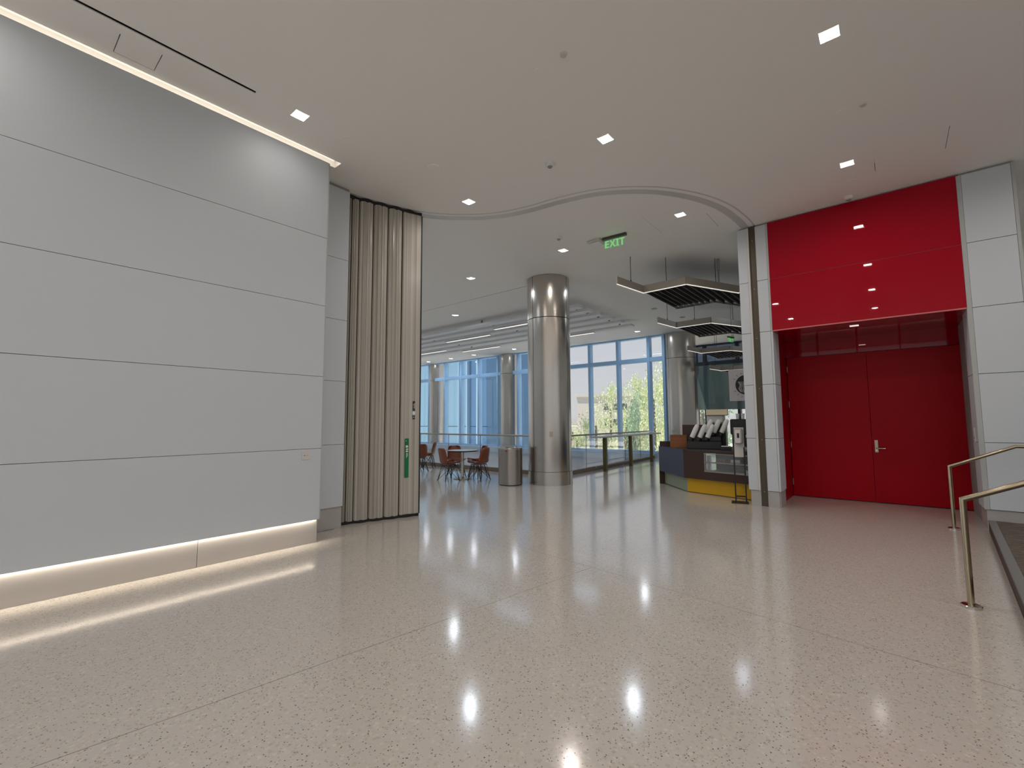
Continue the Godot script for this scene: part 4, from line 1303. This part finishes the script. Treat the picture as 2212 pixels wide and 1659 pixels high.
func build_ceiling_fittings() -> void:
	var i := 0
	var lamp_labels := ["square recessed downlight above the near handrail", "square recessed downlight at the end of the dark air slot by the white panel wall", "square recessed downlight between the round smoke detector and the near handrail", "square recessed downlight just in front of the glossy red panels", "square recessed downlight beside the curved track, before the folded partition", "square recessed downlight inside the bend of the curved track, before the white pier", "square recessed downlight near the exit sign, before the large steel column", "square recessed downlight above the ribbed steel bin", "square recessed downlight above the glass railing behind the chairs", "square recessed downlight above the far end of the bar table", "square recessed downlight at the outer tip of the highest zigzag canopy"]
	for p in lamps:
		var t := thing("downlight", lamp_labels[i] if i < lamp_labels.size() else "small square recessed downlight in the white ceiling", "downlight", Vector3(p[0], CEIL, p[1]), 0, "square recessed ceiling downlights")
		box_obj("lamp_face", Vector3(-0.073, 0.018, -0.073), Vector3(0.073, 0.028, 0.073), M.lamp, t)
		var e := 1.38
		if i == 1: e = 0.35
		if p[0] == -5.04 and p[1] > -1.0: e = 0.7
		if p[0] > 1.5 and p[1] > -8.0: e = 1.7
		var cool: bool = p[1] < -9.0 or p[0] < -7.0
		area_light("lamp_light", Vector3(0, 0.014, 0), Vector2(0.13, 0.13), e, Color(0.9, 0.95, 1.0) if cool else WARM, t)
		i += 1
	var cover := [Vector2(0.0, -0.006), Vector2(0.042, -0.006), Vector2(0.045, 0.0)]
	for p in [[-5.012, -2.819], [-2.535, -3.49], [-2.569, -5.51], [-0.259, -6.228], [-5.068, -6.764], [-2.629, -8.98], [-0.27, -8.19], [-5.07, -9.09], [-10.4, -8.9], [-8.9, -8.9]]:
		disc("sprinkler_cover", "flat round sprinkler cover in the white ceiling", "sprinkler", p[0], p[1], cover, M.ceiling, "sprinkler covers in the ceiling")
	for p in [[-2.238, -3.476], [-0.061, -6.236]]:
		disc("ceiling_sensor", "small grey round sensor on the white ceiling", "sensor", p[0], p[1], [Vector2(0.0, -0.02), Vector2(0.03, -0.018), Vector2(0.036, 0.0)], M.off_white, "grey sensors on the ceiling")
	for p in [[-3.413, -4.92], [-4.731, -7.084], [-0.345, -8.78]]:
		disc("smoke_detector", "white smoke detector with a stepped head on the ceiling", "smoke detector", p[0], p[1], [Vector2(0.034, -0.045), Vector2(0.06, -0.035), Vector2(0.07, -0.012), Vector2(0.072, 0.0)], M.white, "smoke detectors on the ceiling")
	for p in [[-4.702, -3.955], [-5.611, -13.749], [-5.347, -15.521]]:
		disc("ceiling_speaker", "round white speaker plate on the ceiling", "speaker", p[0], p[1], [Vector2(0.0, -0.012), Vector2(0.085, -0.012), Vector2(0.095, -0.004), Vector2(0.095, 0.0)], M.ceiling if p[1] > -5 else M.grey_plastic, "round ceiling speakers")
	# exit signs
	for e in [[Vector3(-3.885, CEIL, -7.715), deg_to_rad(4), 1.0, "lit green exit sign under the ceiling beside the emergency lamp box"], [Vector3(-5.1, CEIL, -20.6), deg_to_rad(75), 1.0, "small distant green exit sign above the café windows"]]:
		var x := thing("exit_sign", e[3], "exit sign", e[0], e[1])
		box_obj("housing", Vector3(-0.24, -0.05, -0.03), Vector3(0.24, 0.0, 0.03), M.channel, x, 0.004)
		box_obj("plate", Vector3(-0.19, -0.245, -0.005), Vector3(0.19, -0.05, 0.005), pane(Color(0.75, 0.85, 0.8), 0.2), x)
		var tm := TextMesh.new()
		var f := SystemFont.new()
		f.font_names = PackedStringArray(["Droid Sans"])
		f.font_weight = 700
		tm.text = "EXIT"
		tm.font = f
		tm.font_size = 96
		tm.pixel_size = 0.00205
		tm.depth = 0.004
		tm.material = M.exit
		inst("sign_letters", tm, x, Transform3D(Basis(), Vector3(0, -0.148, 0.008)))
		var g := AreaLight3D.new()
		g.name = "exit_light"
		g.area_size = Vector2(0.3, 0.12)
		g.light_energy = 0.012
		g.light_color = Color(0.15, 1.0, 0.4)
		g.shadow_enabled = true
		g.area_range = 20.0
		g.position = Vector3(0, -0.15, -0.03)
		g.rotation = Vector3(0, PI, 0)
		x.add_child(g)
	var el := thing("emergency_lamp", "white emergency lamp box on the ceiling beside the exit sign", "lamp", Vector3(-4.29, CEIL, -7.75))
	box_obj("body", Vector3(-0.14, -0.05, -0.14), Vector3(0.14, 0.0, 0.14), M.off_white, el, 0.008)
	box_obj("diffuser", Vector3(-0.11, -0.066, -0.11), Vector3(0.11, -0.05, 0.11), M.white, el, 0.008)
	# projector-like bracket above the first canopy
	var br := thing("drop_bracket", "grey tubular bracket hanging from the ceiling above the highest canopy", "bracket", Vector3(-2.75, CEIL, -10.35))
	var st := new_st()
	tube(st, [Vector3(0, 0, 0), Vector3(0, -0.26, 0)], 0.035, 12)
	obj("tube", st, M.grey_plastic, br)
	st = new_st()
	tube(st, [Vector3(0, -0.26, 0), Vector3(0, -0.58, 0)], 0.015, 8)
	obj("rod", st, M.grey_plastic, br)
	# hanging ceiling planks over the open well, with linear lamps below some
	var zs := [-11.35, -11.95, -12.6, -13.3, -14.05, -14.85]
	var names := ["nearest the chairs", "second from the chairs", "third from the chairs", "fourth from the chairs", "fifth from the chairs", "nearest the windows"]
	for k in zs.size():
		var pk := thing("ceiling_plank", "long pale plank hung under the ceiling above the open well, %s" % names[k], "ceiling plank", Vector3(-6.85, 4.86, zs[k]), 0, "hung planks over the open well")
		box_obj("plank", Vector3(-18.6, -0.05, -0.14), Vector3(0, 0.03, 0.14), M.far_wall, pk, 0.006)
		for q in [-0.5, -4.0, -8.0, -12.0, -16.0]:
			box_obj("clip", Vector3(q - 0.02, 0.03, -0.03), Vector3(q + 0.02, CEIL - 4.86, 0.03), M.grey_plastic, pk)
	var lin := [[-10.8, -9.2, 1], [-14.1, -11.6, 2], [-18.0, -15.7, 4], [-15.45, -13.1, 5], [-9.5, -8.4, 5], [-21.0, -18.6, 3]]
	for l in lin:
		var z: float = zs[l[2]]
		var t := thing("linear_lamp", "lit linear lamp under a hung ceiling plank", "linear lamp", Vector3((l[0] + l[1]) * 0.5, 4.81, z), 0, "linear lamps over the open well")
		var w: float = (l[1] - l[0]) * 0.5
		box_obj("lamp_body", Vector3(-w, -0.035, -0.06), Vector3(w, 0.0, 0.06), M.off_white, t)
		box_obj("lamp_face", Vector3(-w + 0.01, -0.04, -0.055), Vector3(w - 0.01, -0.035, 0.055), M.lamp, t)
		area_light("lamp_light", Vector3(0, -0.045, 0), Vector2(2 * w - 0.1, 0.1), 0.4, Color(0.74, 0.86, 1.0), t)
